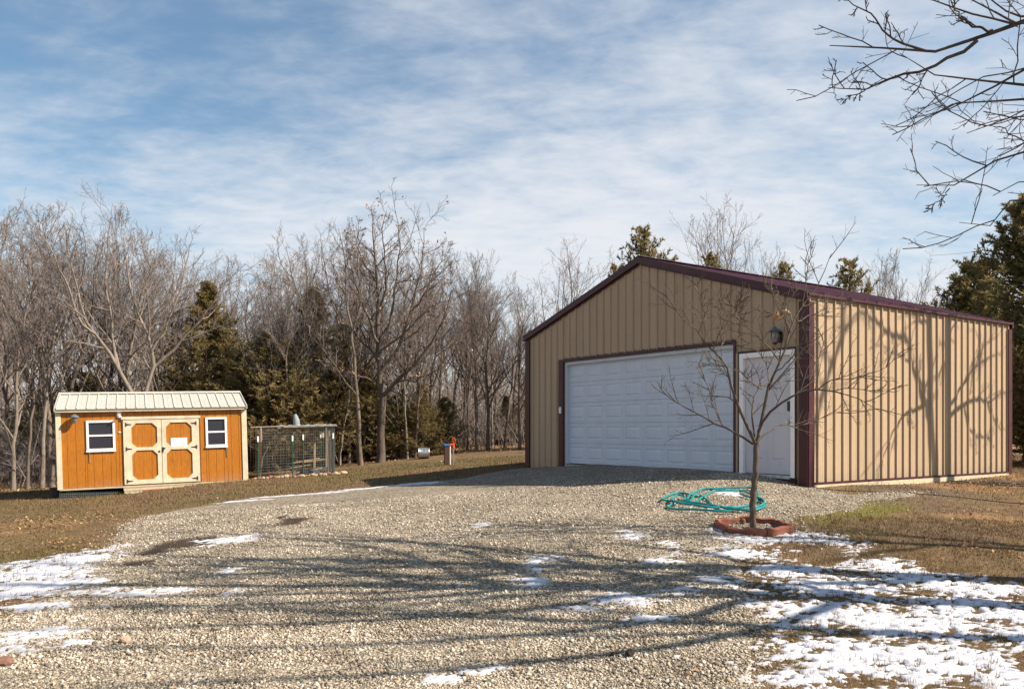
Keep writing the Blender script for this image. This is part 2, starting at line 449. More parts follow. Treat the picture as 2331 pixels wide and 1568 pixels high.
def m_drive():
    m, nt, bs = new_mat('limestone_gravel')
    tc = node(nt, 'ShaderNodeTexCoord')
    v = node(nt, 'ShaderNodeTexVoronoi'); v.inputs['Scale'].default_value = 40
    v.inputs['Randomness'].default_value = 1.0
    nt.links.new(tc.outputs['Object'], v.inputs['Vector'])
    sep = node(nt, 'ShaderNodeSeparateColor'); nt.links.new(v.outputs['Color'], sep.inputs[0])
    c = ramp(nt, sep.outputs[0], [(0.0, (0.06, 0.050, 0.039)), (0.3, (0.17, 0.145, 0.112)), (0.7, (0.31, 0.268, 0.208)), (1.0, (0.46, 0.41, 0.325))])
    n = noise_out(nt, 0.9, 5, 0.6)
    c = mixc(nt, 1.0, c, ramp(nt, n, [(0.3, (0.78, 0.77, 0.75)), (0.7, (1.12, 1.1, 1.06))]), 'MULTIPLY')
    c = mixc(nt, attr(nt, 'dirt'), c, mixc(nt, n, (0.030, 0.021, 0.014), (0.075, 0.054, 0.038)))
    nt.links.new(c, bs.inputs['Base Color'])
    bs.inputs['Roughness'].default_value = 0.9; bs.inputs['Specular IOR Level'].default_value = 0.2
    h = math_(nt, 'SUBTRACT', 1.0, v.outputs['Distance'])
    bump(nt, bs, math_(nt, 'ADD', h, math_(nt, 'MULTIPLY', sep.outputs[1], 0.7)), 0.9, 0.02)
    return m
M['drive'] = m_drive()

# ------------------------------------------------------------------ terrain
GL, GR_ = np.array([0.37, 19.95]), np.array([4.80, 13.53])     # garage front corners
GW = float(np.linalg.norm(GR_ - GL)); GD, GH, GRIDGE = 6.75, 3.10, 4.31
gx = (GR_ - GL) / GW; gy = np.array([-gx[1], gx[0]])            # along the front, into the building
def gpt(x, y): return GL + gx * x + gy * y
_cp = [(0,0,-.72),(-4,4,-.76),(4,4,-.70),(0,6,-.67),(-9,4,-.85),(10,4,-.6),(2.84,9.8,-.31),(-1,10,-.45),(-5.8,9.4,-.70),(-6.4,14,-.60),
       (-2.86,17.8,-.33),(-11.72,21.5,-.90),(-10.26,22.0,-.81),(-8.62,22.8,-.62),(-7.49,23.4,-.53),(-12.5,24.5,-.88),(-5.2,24.6,-.43),(-4.75,30,-.25),(-3.06,29,-.11),
       (-1.9,24.6,-.14),(.44,34,.22),(-14.7,24,-.97),(-15.9,27,-1.06),(0,60,.5),(-30,50,-1.4),(30,50,.3),(-22,10,-1.2),(20,8,-.4),(14,24,.02),
       (7.74,12.6,-.27),(8.5,8.5,-.45),(-30,25,-1.3),(30,25,-.1),(0,-6,-.8)]
for x, y, z in [(0,0,-.03),(1.0,-.3,.02),(2.4,-.1,.12),(4.0,-.1,.13),(5.8,-.1,.14),(7.0,-.1,.09),(7.8,-.1,-.06),(7.0,-1.2,.03),(4.0,-1.5,.04),
                (2.0,-1.6,-.06),(6.0,-3.2,-.17),(3.0,-4.2,-.24),(7.9,2,-.075),(7.9,4.5,-.09),(7.9,6.75,-.06),(9.2,1.5,-.14),(9.2,5,-.16),(4,4,.05),(0,6.75,.05),(7,6.6,.0)]:
    p = gpt(x, y); _cp.append((p[0], p[1], z))
_cp = np.array(_cp, float)
def _tps_fit():
    P, z = _cp[:, :2], _cp[:, 2]
    n = len(P); d2 = ((P[:, None] - P[None])**2).sum(-1)
    K = 0.5 * d2 * np.log(d2 + 1e-9) + np.eye(n) * 0.02
    A = np.zeros((n+3, n+3)); A[:n, :n] = K; A[:n, n] = 1; A[:n, n+1:] = P; A[n, :n] = 1; A[n+1:, :n] = P.T
    return np.linalg.solve(A, np.concatenate([z, np.zeros(3)]))
_tw = _tps_fit()
def gz(x, y):
    x, y = np.broadcast_arrays(np.asarray(x, float), np.asarray(y, float))
    xs, ys = np.clip(x.ravel(), -30, 30), np.clip(y.ravel(), -6, 60)
    out = np.empty(xs.size); n = len(_cp)
    for i in range(0, xs.size, 60000):
        a, b = xs[i:i+60000], ys[i:i+60000]
        d2 = (a[:, None] - _cp[None, :, 0])**2 + (b[:, None] - _cp[None, :, 1])**2
        out[i:i+60000] = (0.5 * d2 * np.log(d2 + 1e-9)) @ _tw[:n] + _tw[n] + _tw[n+1]*a + _tw[n+2]*b
    out += 0.03 * (fbm(xs*0.7, ys*0.7, 5, 2) - 0.5)
    return out.reshape(x.shape)
def g1(x, y): return float(gz(np.array([x]), np.array([y]))[0])
from functools import lru_cache
@lru_cache(None)
def pix(px, py):
    """ground point seen at a frame position"""
    lo = 2.0
    Y = 4.0
    for _ in range(4000):
        p = at(px, py, Y)
        if p[2] <= g1(p[0], p[1]): break
        Y += 0.25 if Y > 12 else 0.1
    return at(px, py, Y)[:2]

def poly_sd(x, y, poly):
    """signed distance, positive inside"""
    poly = np.asarray(poly, float); d = np.full(x.shape, 1e9); ins = np.zeros(x.shape, bool)
    for (x0, y0), (x1, y1) in zip(poly, np.roll(poly, -1, 0)):
        ex, ey = x1-x0, y1-y0; L = ex*ex + ey*ey + 1e-12
        t = np.clip(((x-x0)*ex + (y-y0)*ey) / L, 0, 1)
        d = np.minimum(d, np.hypot(x - x0 - t*ex, y - y0 - t*ey))
        c = ((y0 > y) != (y1 > y)) & (x < (x1-x0) * (y-y0) / (y1-y0 + 1e-12) + x0)
        ins ^= c
    return np.where(ins, d, -d)
DRIVE = [tuple(pix(*p)) for p in [(230,1240),(300,1190),(420,1160),(620,1130),(860,1110),(1050,1090)]] + \
        [tuple(gpt(-.25, -.4)), tuple(gpt(.3, .3)), tuple(gpt(7.8, .3)), tuple(gpt(8.5, .1)), tuple(gpt(8.9, 2.2))] + \
        [tuple(pix(*p)) for p in [(1900,1165),(1790,1195),(1735,1215),(1690,1290),(1735,1390),(1690,1470),(1700,1560)]] + \
        [(2.6, 2.5), (3.2, -4), (-5, -4), (-5.5, 3.5)] + [tuple(pix(*p)) for p in [(-120,1480),(40,1400),(140,1320)]]
def drive_sd(x, y):
    return poly_sd(x, y, DRIVE) + 0.55 * (fbm(x*1.3, y*1.3, 31, 4) - 0.5) + 0.12 * (fbm(x*9, y*9, 32, 2) - 0.5)
def drive_off(x, y): return -0.03 + 0.045 * smooth01(-0.25, 0.2, drive_sd(x, y))
def surf(x, y):
    return gz(x, y) + np.maximum(0, drive_off(x, y))
def s1(x, y): return float(surf(np.array([x]), np.array([y]))[0])
def ell(x, y, lst):
    """field of soft patches given as frame ellipses that lie on the ground: >0 inside"""
    out = np.full(x.shape, -3.0)
    for (px, py, rx, ry) in lst:
        c = pix(px, py); h = (py - HY) / F * c[1]
        ax = rx / F * c[1]; ay = max(0.05, ry * c[1]**2 / (F * max(h, .2)))
        d = np.hypot((x - c[0]) / ax, (y - c[1]) / ay)
        out = np.maximum(out, (1 - d) * min(1.0, 0.35 + ax))
    return out

def grid(xs, ys):
    X, Y = np.meshgrid(xs, ys)
    nx, ny = len(xs), len(ys)
    i = np.arange(nx*ny).reshape(ny, nx)
    Fq = np.stack([i[:-1, :-1], i[:-1, 1:], i[1:, 1:], i[1:, :-1]], -1).reshape(-1, 4)
    return X.ravel(), Y.ravel(), Fq
def axis_(segs):
    out = []
    for a, b, s in segs: out += list(np.arange(a, b, s))
    out.append(segs[-1][1]); return np.array(out)
gxs = axis_([(-400,-100,60),(-100,-30,6),(-30,-12,.7),(-12,11,.16),(11,30,.7),(30,100,6),(100,400,60)])
gys = axis_([(-60,-6,6),(-6,3.5,.8),(3.5,20,.14),(20,37,.3),(37,60,1.2),(60,120,8),(120,500,60)])
X, Y, FQ = grid(gxs, gys)
Z = gz(X, Y)
# the ground falls away inside the garage footprint so that the slab stands clear
lx = (X-GL[0])*gx[0] + (Y-GL[1])*gx[1]; ly = (X-GL[0])*gy[0] + (Y-GL[1])*gy[1]
ins = (lx > .12) & (lx < GW-.12) & (ly > .14) & (ly < GD-.12)
Z = np.where(ins, Z - 0.3, Z)
WOODS_EDGE = [(-60,22),(-17,26.5),(-13,27),(-8,28.5),(-4.5,30.3),(-1,31.5),(3,33.5),(9,33),(14,31),(60,28),(60,90),(-60,90)]
wsd = poly_sd(X, Y, WOODS_EDGE)
leaf = smooth01(-1.6, 0.8, wsd + 2.2*(fbm(X*.9, Y*.9, 71, 3)-.5))
leaf = np.maximum(leaf, 0.8*smooth01(0.1, 0.6, ell(X, Y, [(2150,1110,190,9),(2290,1085,120,10),(60,1195,150,16),(30,1215,80,10),(170,1190,60,10),(2250,1180,120,12)]) + .9*(fbm(X*3, Y*3, 72, 3)-.5)))
moss = smooth01(0.05, 0.5, ell(X, Y, [(1935,1163,85,11),(1860,1175,36,9),(2010,1150,70,8)]) + .25 + .8*(fbm(X*5, Y*5, 73, 3)-.5))
dirt = smooth01(-.1, .45, ell(X, Y, [(2060,1112,150,10),(2230,1095,120,7)]) + .5*(fbm(X*4, Y*4, 74, 3)-.5))
dirt = np.maximum(dirt, 0.5*smooth01(0.52, 0.66, fbm(X*.8, Y*1.6, 75, 4)))
ground = link('ground', mesh_np('ground', np.stack([X, Y, Z], 1), FQ, smooth=True, attrs={'leaf': leaf, 'moss': moss, 'dirt': dirt}), M['ground'])
tag(ground, kind='structure')

dxs, dys = axis_([(-9.5,-6,.15),(-6,7.5,.07),(7.5,9.5,.1)]), axis_([(-4,4,.4),(4,12,.07),(12,22,.09)])
X, Y, FQ = grid(dxs, dys)
off = drive_off(X, Y)
off = off + 0.012*(fbm(X*2.2, Y*2.2, 81, 3)-.5)
Z = gz(X, Y) + off
keep = (off[FQ] > -0.024).any(1)
lx = (X-GL[0])*gx[0] + (Y-GL[1])*gx[1]; ly = (X-GL[0])*gy[0] + (Y-GL[1])*gy[1]
ins = (lx > .08) & (lx < GW-.08) & (ly > .13) & (ly < GD-.08)
keep &= ~ins[FQ].all(1)
damp = smooth01(.12, .5, ell(X, Y, [(425,1240,85,16),(355,1256,50,10),(665,1190,52,10),(300,1290,60,11),(640,1183,26,5)]) + .1 + .8*(fbm(X*5, Y*5, 83, 3)-.5))
drive = link('gravel_driveway', mesh_np('gravel_driveway', np.stack([X, Y, Z], 1), FQ[keep], smooth=True, attrs={'dirt': damp}), M['drive'])
tag(drive, kind='structure')

# ------------------------------------------------------------------ garage
gar = thing('garage', 'large tan ribbed steel garage with burgundy trim and a white overhead door', 'garage',
            (GL[0], GL[1], 0), math.atan2(gx[1], gx[0]))
PITCH = 0.229
def rib_profile(a0, a1, phase):
    """(along, proud) points of a ribbed sheet between a0 and a1"""
    prof = [(0, 0), (.010, .030), (.030, .030), (.040, 0), (.100, 0), (.106, .0018), (.116, .0018), (.122, 0), (.160, 0), (.166, .0018), (.176, .0018), (.182, 0), (PITCH, 0)]
    pts = [(phase + a, d) for a, d in prof]
    def dep(a):
        for (p, d), (q, e) in zip(pts, pts[1:]):
            if p <= a <= q: return d + (e-d) * (a-p) / max(q-p, 1e-9)
        return 0
    inner = [(p, d) for p, d in pts if a0 + 1e-4 < p < a1 - 1e-4]
    return [(a0, dep(a0))] + inner + [(a1, dep(a1))]
def strip(a0, a1, phase, zb, zt, place, name='siding_panel', mat='tan', parent=None):
    """one rib-to-rib strip of siding; place(along, proud, z) -> local point"""
    pr = rib_profile(a0, a1, phase)
    vs, fs = [], []
    for a, d in pr: vs += [place(a, d, zb), place(a, d, zt(a))]
    for i in range(len(pr)-1): fs.append((2*i, 2*i+2, 2*i+3, 2*i+1))
    m = MB(); m.add(vs, fs)
    # folded back edges give the sheet its depth
    b = len(m.v)
    m.add([place(a0, -.02, zb), place(a1, -.02, zb), place(a1, -.02, zt(a1)), place(a0, -.02, zt(a0))], [(3, 2, 1, 0)])
    n = 2*(len(pr)-1)
    m.f += [(0, 1, b+3, b), (n, b+1, b+2, n+1), tuple([b, b+1] + [2*i for i in range(len(pr)-1, -1, -1)])]
    return m.build(name, M[mat], parent)
DX0, DX1, DZ0, DZ1 = 1.435, 6.295, 0.13, 2.42            # overhead door
EX0, EX1, EZ0, EZ1 = 6.43, 7.58, 0.10, 2.22              # entry door, over its frame
def rake(x): return GH + (GRIDGE-GH) * (1 - abs(x - GW/2) / (GW/2))
front = lambda a, d, z: (a, -d, z)
i = 0
x = 0.0
cuts = sorted([0, DX0, DX1, EX0, EX1, GW] + [k*PITCH for k in range(1, int(GW/PITCH)+1)])
for a0, a1 in zip(cuts, cuts[1:]):
    if a1 - a0 < 0.012: continue
    mid = (a0+a1)/2
    ph = math.floor(mid / PITCH) * PITCH
    zb = -0.02
    if DX0 < mid < DX1: zb = DZ1
    elif EX0 < mid < EX1: zb = EZ1
    strip(a0, a1, ph, zb, lambda a: rake(a) - .03, front, parent=gar)
side = lambda a, d, z: (GW + d, a, z)
for k in range(int(GD/PITCH)+1):
    a0, a1 = k*PITCH, min((k+1)*PITCH, GD)
    if a1-a0 > .02: strip(a0, a1, a0, 0.0, lambda a: GH-.02, side, parent=gar)
back = lambda a, d, z: (GW - a, GD + d, z)
lside = lambda a, d, z: (-d, GD - a, z)
for k in range(int(GW/PITCH)+1):
    a0, a1 = k*PITCH, min((k+1)*PITCH, GW)
    if a1-a0 > .02: strip(a0, a1, a0, 0.0, lambda a: rake(a)-.03, back, parent=gar)
for k in range(int(GD/PITCH)+1):
    a0, a1 = k*PITCH, min((k+1)*PITCH, GD)
    if a1-a0 > .02: strip(a0, a1, a0, 0.0, lambda a: GH-.02, lside, parent=gar)
# slab and dark inside lining
MB().box(.06, GW-.06, .14, GD-.06, -.25, DZ0-.012).build('slab', M['concrete'], gar)
MB().box(DX0, DX1, .0, .14, -.25, DZ0-.012).build('door_sill', M['concrete'], gar)
# roof
RO, EO = 0.07, 0.045                                     # gable and eave overhang
slope = (GRIDGE-GH)/(GW/2)
def roof_z(x): return rake(x) + .035
for s in (0, 1):
    n = 9
    for k in range(n):
        y0, y1 = -RO + (GD+2*RO)*k/n, -RO + (GD+2*RO)*(k+1)/n
        xa, xb = (-EO, GW/2) if s == 0 else (GW/2, GW+EO)
        m = MB()
        pr = [(0,0),(.03,.016),(.06,.016),(.09,0),(.37,0),(.40,.016),(.43,.016),(.46,0),(y1-y0,0)]
        vs, fs = [], []
        for t, d in pr:
            for xx in (xa, xb): vs.append((xx, y0+t, GRIDGE+.024 - abs(xx-GW/2)*slope + d))
        for j in range(len(pr)-1):
            q = (2*j, 2*j+1, 2*j+3, 2*j+2); fs.append(q)
        m.add(vs, fs)
        b = len(m.v)
        m.add([(xa,y0,GRIDGE+.010-abs(xa-GW/2)*slope),(xb,y0,GRIDGE+.010-abs(xb-GW/2)*slope),(xb,y1,GRIDGE+.010-abs(xb-GW/2)*slope),(xa,y1,GRIDGE+.010-abs(xa-GW/2)*slope)], [(0,3,2,1)])
        m.build('roof_panel', M['burgundy'], gar)
MB().prism([(GW/2-.16, GRIDGE+.02), (GW/2, GRIDGE+.075), (GW/2+.16, GRIDGE+.02), (GW/2, GRIDGE+.065)], -RO-.005, GD+RO+.005).build('ridge_cap', M['burgundy'], gar)
# rake trim, two boards on the front gable, upper lip and lower face
for s in (0, 1):
    xa, xb = (-EO-.005, GW/2) if s == 0 else (GW/2, GW+EO+.005)
    z = lambda x: GRIDGE - abs(x-GW/2)*slope
    for (y0, y1) in ((-RO-.022, -.026), (GD+.026, GD+RO+.022)):
        MB().prism([(xa, z(xa)-.085), (xb, z(xb)-.085), (xb, z(xb)+.044), (xa, z(xa)+.044)], y0, y1).build('rake_trim', M['burgundy'], gar)
    MB().prism([(xa+.05, z(xa+.05)-.118), (xb, z(xb)-.118), (xb, z(xb)-.088), (xa+.05, z(xa+.05)-.088)], -.046, -.027).build('rake_bead', M['burgundy'], gar)
# eaves
for xo, sg in ((GW, 1), (0, -1)):
    a, b = sorted((xo+sg*.027, xo+sg*(EO+.02)))
    MB().box(a, b, -RO+.01, GD+RO-.01, GH-.032, GH+.008).build('eave_trim', M['burgundy'], gar)
# corner trims
for cx_, cy_, sx, sy in ((0,0,-1,-1),(GW,0,1,-1),(GW,GD,1,1),(0,GD,-1,1)):
    m = MB()
    wf = .14 if cx_ > 0 else .13
    x0, x1 = sorted((cx_ - sx*wf, cx_ + sx*.034)); y0, y1 = sorted((cy_ + sy*.029, cy_ + sy*.046))
    m.box(x0, x1, y0, y1, -.03, GH-.11 if cy_ == 0 else GH-.08)
    x0, x1 = sorted((cx_ + sx*.029, cx_ + sx*.046)); y0, y1 = sorted((cy_ - sy*.11, cy_ + sy*.0285))
    m.box(x0, x1, y0, y1, -.03, GH-.13)
    m.build('corner_trim', M['burgundy'], gar)
# overhead door trim, jambs and sections
MB().box(DX0-.17, DX0-.004, -.045, -.027, -.02, DZ1+.05).build('jamb_trim', M['burgundy'], gar)
MB().box(DX0-.03, DX0-.002, -.0265, .115, -.02, DZ1).build('jamb_trim', M['burgundy'], gar)
MB().box(DX1+.002, DX1+.050, -.045, -.027, -.02, DZ1+.05).build('jamb_trim', M['burgundy'], gar)
MB().box(DX1+.052, EX0-.03, -.036, -.027, .0, 2.24).build('tan_infill', M['tan'], gar)
MB().box(DX0-.004, DX1+.002, -.045, -.027, DZ1-.005, DZ1+.05).build('head_trim', M['burgundy'], gar)
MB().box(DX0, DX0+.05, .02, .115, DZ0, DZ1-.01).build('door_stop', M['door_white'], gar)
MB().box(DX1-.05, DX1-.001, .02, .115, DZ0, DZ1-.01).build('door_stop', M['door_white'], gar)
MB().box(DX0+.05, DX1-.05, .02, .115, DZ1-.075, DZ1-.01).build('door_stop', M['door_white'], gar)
MB().box(DX0-.02, DX1+.02, .0, .20, DZ1, DZ1+.08).build('door_lintel', M['dark_void'], gar)
MB().box(DX0+.01, DX1-.01, .10, .15, DZ0-.012, DZ0+.012).build('bottom_seal', M['seal'], gar)
nrow, ncol = 5, 8
sh = (DZ1 - DZ0 - .03) / nrow
def raised_panel_mesh(w, h):
    """pressed panel: a bevelled groove round a raised field, lying on the xz plane and facing -y"""
    def ring(i, y): return [(i, y, i), (w-i, y, i), (w-i, y, h-i), (i, y, h-i)]
    rings = [ring(0, 0), ring(.014, .009), ring(.024, .009), ring(.06, -.003)]
    vs = [p for r in rings for p in r]; fs = []
    for r in range(3):
        for k in range(4): fs.append((4*r+k, 4*r+(k+1) % 4, 4*r+4+(k+1) % 4, 4*r+4+k))
    fs.append((12, 13, 14, 15))
    me = bpy.data.meshes.new('raised_panel'); me.from_pydata(vs, [], fs); me.update(); me.materials.append(M['door_panel'])
    return me
span = DX1 - DX0 - .02
pw, phh = span/ncol - .115, sh - .17
rp = raised_panel_mesh(pw, phh)
for r in range(nrow):
    z0 = DZ0 + .012 + r*sh
    m = MB()
    x0, x1, y0, y1 = DX0+.01, DX1-.01, .105, .145
    z1 = z0 + sh - .004
    xs = [x0]; 
    for c in range(ncol):
        xa = x0 + span*c/ncol + .0575; xs += [xa, xa+pw]
    xs.append(x1)
    zs = [z0, z0+.085, z0+.085+phh, z1]
    for a in range(len(xs)-1):
        for b in range(3):
            if b == 1 and a % 2 == 1: continue
            m.add([(xs[a],y0,zs[b]),(xs[a+1],y0,zs[b]),(xs[a+1],y0,zs[b+1]),(xs[a],y0,zs[b+1])], [(0,1,2,3)])
    # overlapping lip at the top of the section and the returns
    m.add([(x0,y0,z1),(x1,y0,z1),(x1,y1,z1),(x0,y1,z1)], [(0,1,2,3)])
    m.add([(x0,y0,z0),(x1,y0,z0),(x1,y1,z0),(x0,y1,z0)], [(3,2,1,0)])
    m.add([(x0,y1,z0),(x1,y1,z0),(x1,y1,z1),(x0,y1,z1)], [(3,2,1,0)])
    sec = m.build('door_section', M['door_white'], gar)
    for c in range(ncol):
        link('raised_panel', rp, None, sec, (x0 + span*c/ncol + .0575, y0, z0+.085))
# entry door
fr = MB()
fr.box(EX0, EX0+.085, -.044, .06, EZ0, EZ1).box(EX1-.085, EX1, -.044, .06, EZ0, EZ1).box(EX0+.085, EX1-.085, -.044, .06, EZ1-.085, EZ1)
efr = fr.build('entry_door_frame', M['white'], gar)
MB().box(EX0+.085, EX1-.085, -.06, .06, EZ0-.02, EZ0+.035).build('threshold', M['galv'], efr)
MB().box(EX0-.03, EX0-.002, -.047, -.027, .03, EZ1+.04).build('entry_trim', M['burgundy'], gar)
MB().box(EX1+.002, EX1+.022, -.047, -.027, .0, EZ1+.04).build('entry_trim', M['burgundy'], gar)
MB().box(EX0-.002, EX1+.002, -.047, -.027, EZ1+.003, EZ1+.04).build('entry_trim', M['burgundy'], gar)
MB().box(EX0-.02, EX1+.02, -.04, .05, -.05, EZ0-.022).build('kick_trim', M['burgundy'], gar)
ex0, ex1, ez0, ez1 = EX0+.088, EX1-.088, EZ0+.045, EZ1-.088
leafm = MB()
cols = [(ex0+.12, ex0+.12+.30), (ex1-.12-.30, ex1-.12)]
rows_ = [(ez0+.22, ez0+.82), (ez0+.98, ez0+1.50), (ez0+1.62, ez0+1.82)]
xs = [ex0, cols[0][0], cols[0][1], cols[1][0], cols[1][1], ex1]
zs = [ez0] + [v for r in rows_ for v in r] + [ez1]
for a in range(5):
    for b in range(len(zs)-1):
        if a % 2 == 1 and b % 2 == 1: continue
        leafm.add([(xs[a],.02,zs[b]),(xs[a+1],.02,zs[b]),(xs[a+1],.02,zs[b+1]),(xs[a],.02,zs[b+1])], [(0,1,2,3)])
leafm.add([(ex0,.055,ez0),(ex1,.055,ez0),(ex1,.055,ez1),(ex0,.055,ez1)], [(3,2,1,0)])
leafm.add([(ex0,.02,ez1),(ex1,.02,ez1),(ex1,.055,ez1),(ex0,.055,ez1)], [(0,1,2,3)])
edoor = leafm.build('entry_door', M['entry_white'], gar)
for (a, b) in cols:
    for (c, d) in rows_:
        me = raised_panel_mesh(b-a, d-c); me.materials[0] = M['entry_panel']
        link('raised_panel', me, None, edoor, (a, .02, c))
MB().box(ex1-.085, ex1-.03, -.012, .02, ez0+1.06, ez0+1.22).build('keypad_lock', M['iron'], edoor, bevel=.006)
kn = MB(); kn.lathe([(.012,0),(.012,.03),(.028,.045),(.03,.06),(.022,.075)], k=14)
kn.v = [(ex1-.055+a, .02-c, ez0+.88+b) for a, b, c in kn.v]; kn.build('door_knob', M['chrome'], edoor, smooth=True)
MB().box(ex0, ex1, -.0, .0195, ez0-.012, ez0-.002).build('door_sweep', M['seal'], edoor)
# skirt boards under the sunny wall
MB().box(GW+.004, GW+.042, .02, 3.05, -.17, -.004).build('skirt_board', M['skirt'], gar)
MB().box(GW+.004, GW+.042, 3.06, GD-.03, -.17, -.004).build('skirt_board', M['skirt'], gar)
MB().box(GW+.027, GW+.046, .115, GD-.09, -.002, .035).build('base_trim', M['burgundy'], gar)
# inner lining so that no light leaks through
MB().box(.03, GW-.03, .16, .19, .12, GH-.1).build('wall_lining', M['dark_void'], gar)
MB().box(GW-.05, GW-.025, .2, GD-.03, -.2, GH-.03).build('wall_lining', M['dark_void'], gar)

def gar_world(x, y, z=0):
    p = gpt(x, y); return (p[0], p[1], z)
GROT = math.atan2(gx[1], gx[0])
# lantern by the entry door
lan = thing('wall_lantern', 'dark carriage lantern mounted on the garage wall above the entry door', 'wall light', gar_world(7.28, -.026, 2.42), GROT)
MB().box(-.06, .06, -.03, 0, -.09, .13).build('back_plate', M['iron'], lan, bevel=.006)
MB().tube([(0,-.03,.0),(0,-.09,-.03),(0,-.16,.02),(0,-.16,.10)], .011, 8).build('bracket_arm', M['iron'], lan, smooth=True)
MB().lathe([(.145,.13),(.135,.14),(.07,.19),(.03,.205),(.018,.235),(.008,.25)], (0,-.16,0), 18).build('lamp_cap', M['iron_top'], lan, smooth=True)
MB().lathe([(.05,-.10),(.075,-.06),(.088,.02),(.085,.08),(.07,.125)], (0,-.16,0), 18).build('lamp_glass', M['lamp_glass'], lan, smooth=True)
cg = MB()
for k in range(6):
    a = 2*math.pi*k/6
    cg.tube([(.05*math.cos(a), -.16+.05*math.sin(a), -.105), (.092*math.cos(a), -.16+.092*math.sin(a), 0), (.09*math.cos(a), -.16+.09*math.sin(a), .13)], .006, 5)
cg.lathe([(.0,-.15),(.02,-.14),(.055,-.11),(.055,-.098)], (0,-.16,0), 12)
cg.build('cage', M['iron'], lan)
lan.scale = (.78, .78, .78)
kp = thing('door_keypad', 'small pale keypad on the burgundy jamb left of the garage door', 'keypad', gar_world(DX0-.085, -.045, 1.33), GROT)
MB().box(-.035, .035, -.028, 0, -.075, .075).build('housing', M['keypad'], kp, bevel=.008)
MB().box(-.024, .024, -.034, -.0285, -.062, .045).build('cover', M['white'], kp, bevel=.003)

# ------------------------------------------------------------------ stones that can be picked out
def rock_mesh(seed, sx, sy, sz, n=2):
    r = np.random.default_rng(seed)
    V = []
    import bmesh
    bm = bmesh.new(); bmesh.ops.create_icosphere(bm, subdivisions=n, radius=1)
    off = r.uniform(-10, 10, 3)
    for v in bm.verts:
        d = 1 + .45*(vnoise(np.array([v.co.x*1.7+off[0]+v.co.z]), np.array([v.co.y*1.7+off[1]-v.co.z*1.3]), seed)[0]-.5)
        v.co = Vector((v.co.x*sx*d, v.co.y*sy*d, max(v.co.z, -.55)*sz*d))
    me = bpy.data.meshes.new('rock'); bm.to_mesh(me); bm.free(); return me
def rock(px, py, sx, sy, sz, seed, label, mat='rock', name='rock', group=None, rz=None, cat='rock'):
    c = pix(px, py)
    o = link(name, rock_mesh(seed, sx, sy, sz), M[mat])
    o.location = (c[0], c[1], s1(c[0], c[1]) + sz*.45)
    o.rotation_euler = (0, 0, seed if rz is None else rz)
    return tag(o, label, cat, group)
rock(285, 1472, .055, .04, .035, 5, 'pale buff stone lying on the gravel below the left snow patch', 'rock')
rock(10, 1520, .07, .05, .045, 6, 'reddish brown stone at the lower left edge of the drive', 'rock_red')
rock(1434, 1508, .033, .033, .036, 8, 'dark round walnut husk on a scrap of snow in the foreground', 'walnut', 'walnut_husk', cat='nut')
rock(1397, 1500, .022, .02, .022, 9, 'smaller broken walnut husk left of the round one', 'walnut', 'walnut_husk', cat='nut')
rock(1692, 1195, .035, .03, .05, 10, 'reddish lump just behind the young tree trunk', 'rock_red')
rock(1208, 1058, .16, .12, .10, 12, 'brown stone at the foot of the garage\'s left corner', 'rock_red')
rock(1222, 1056, .13, .10, .11, 13, 'grey stone against the garage wall right of its left corner', 'rock')
rock(1004, 1052, .05, .04, .03, 14, 'small pale stone on the lawn right of the orange hydrant', 'rock')
rock(915, 1043, .22, .12, .11, 15, 'pale slanted stone at the wood edge left of the metal drum', 'rock')
rock(440, 1408, .03, .025, .02, 16, 'tan stone among the shadow streaks near the snow tongue', 'rock')

# ------------------------------------------------------------------ shed
SHX, SHY, SHZ = -11.72, 21.6, -.648
sdir = np.array([4.23, 1.90]) / math.hypot(4.23, 1.90)
SROT = math.atan2(sdir[1], sdir[0])
SL, SH, SD = 4.64, 2.0, 3.0
shed = thing('storage_shed', 'orange stained garden shed with cream trim, double doors and pale metal roof', 'shed', (SHX, SHY, SHZ), SROT)
shed.rotation_euler = (0, math.radians(-1.6), SROT)
def shed_world(x, y, z):
    m = Matrix.Translation((SHX, SHY, SHZ)) @ shed.rotation_euler.to_matrix().to_4x4()
    return m @ Vector((x, y, z))
W1 = (.657, 1.34, .962, 1.755); W2 = (3.60, 4.16, .967, 1.78); DR = (1.52, 3.44, .03, 1.76)
MB().box(.02, SL-.02, .03, SD-.02, .0, SH+.05).build('wall_core', M['dark_void'], shed)
def boards(a0, a1, pitch, z0, z1, place, holes):
    cuts = sorted(set([a0, a1] + [a0 + k*pitch for k in range(1, int((a1-a0)/pitch)+1)] + [v for h in holes for v in h[:2]]))
    for c0, c1 in zip(cuts, cuts[1:]):
        if c1-c0 < .012: continue
        mid = (c0+c1)/2
        spans = [(z0, z1)]
        for h in holes:
            if h[0] < mid < h[1]:
                spans = [s for sp in spans for s in ((sp[0], h[2]), (h[3], sp[1])) if s[1]-s[0] > .02]
        for s0, s1_ in spans:
            place(c0+.003, c1-.003, s0, s1_)
boards(.0, SL, .2032, .0, SH, lambda a, b, c, d: MB().box(a, b, -.0, .028, c, d).build('siding_board', M['stain'], shed, bevel=.004), [W1, W2, DR])
boards(.0, SD, .2032, .0, SH, lambda a, b, c, d: MB().box(SL-.028+.0285, SL+.0285, a, b, c, d).build('siding_board', M['stain'], shed), [])
boards(.0, SD, .2032, .0, SH, lambda a, b, c, d: MB().box(-.0285, -.0005, a, b, c, d).build('siding_board', M['stain'], shed), [])
boards(.0, SL, .2032, .0, SH, lambda a, b, c, d: MB().box(a, b, SD-.02, SD+.01, c, d).build('siding_board', M['stain'], shed), [])
MB().box(.0, SL, .0, SD, -.06, -.003).build('floor_frame', M['dark_void'], shed)
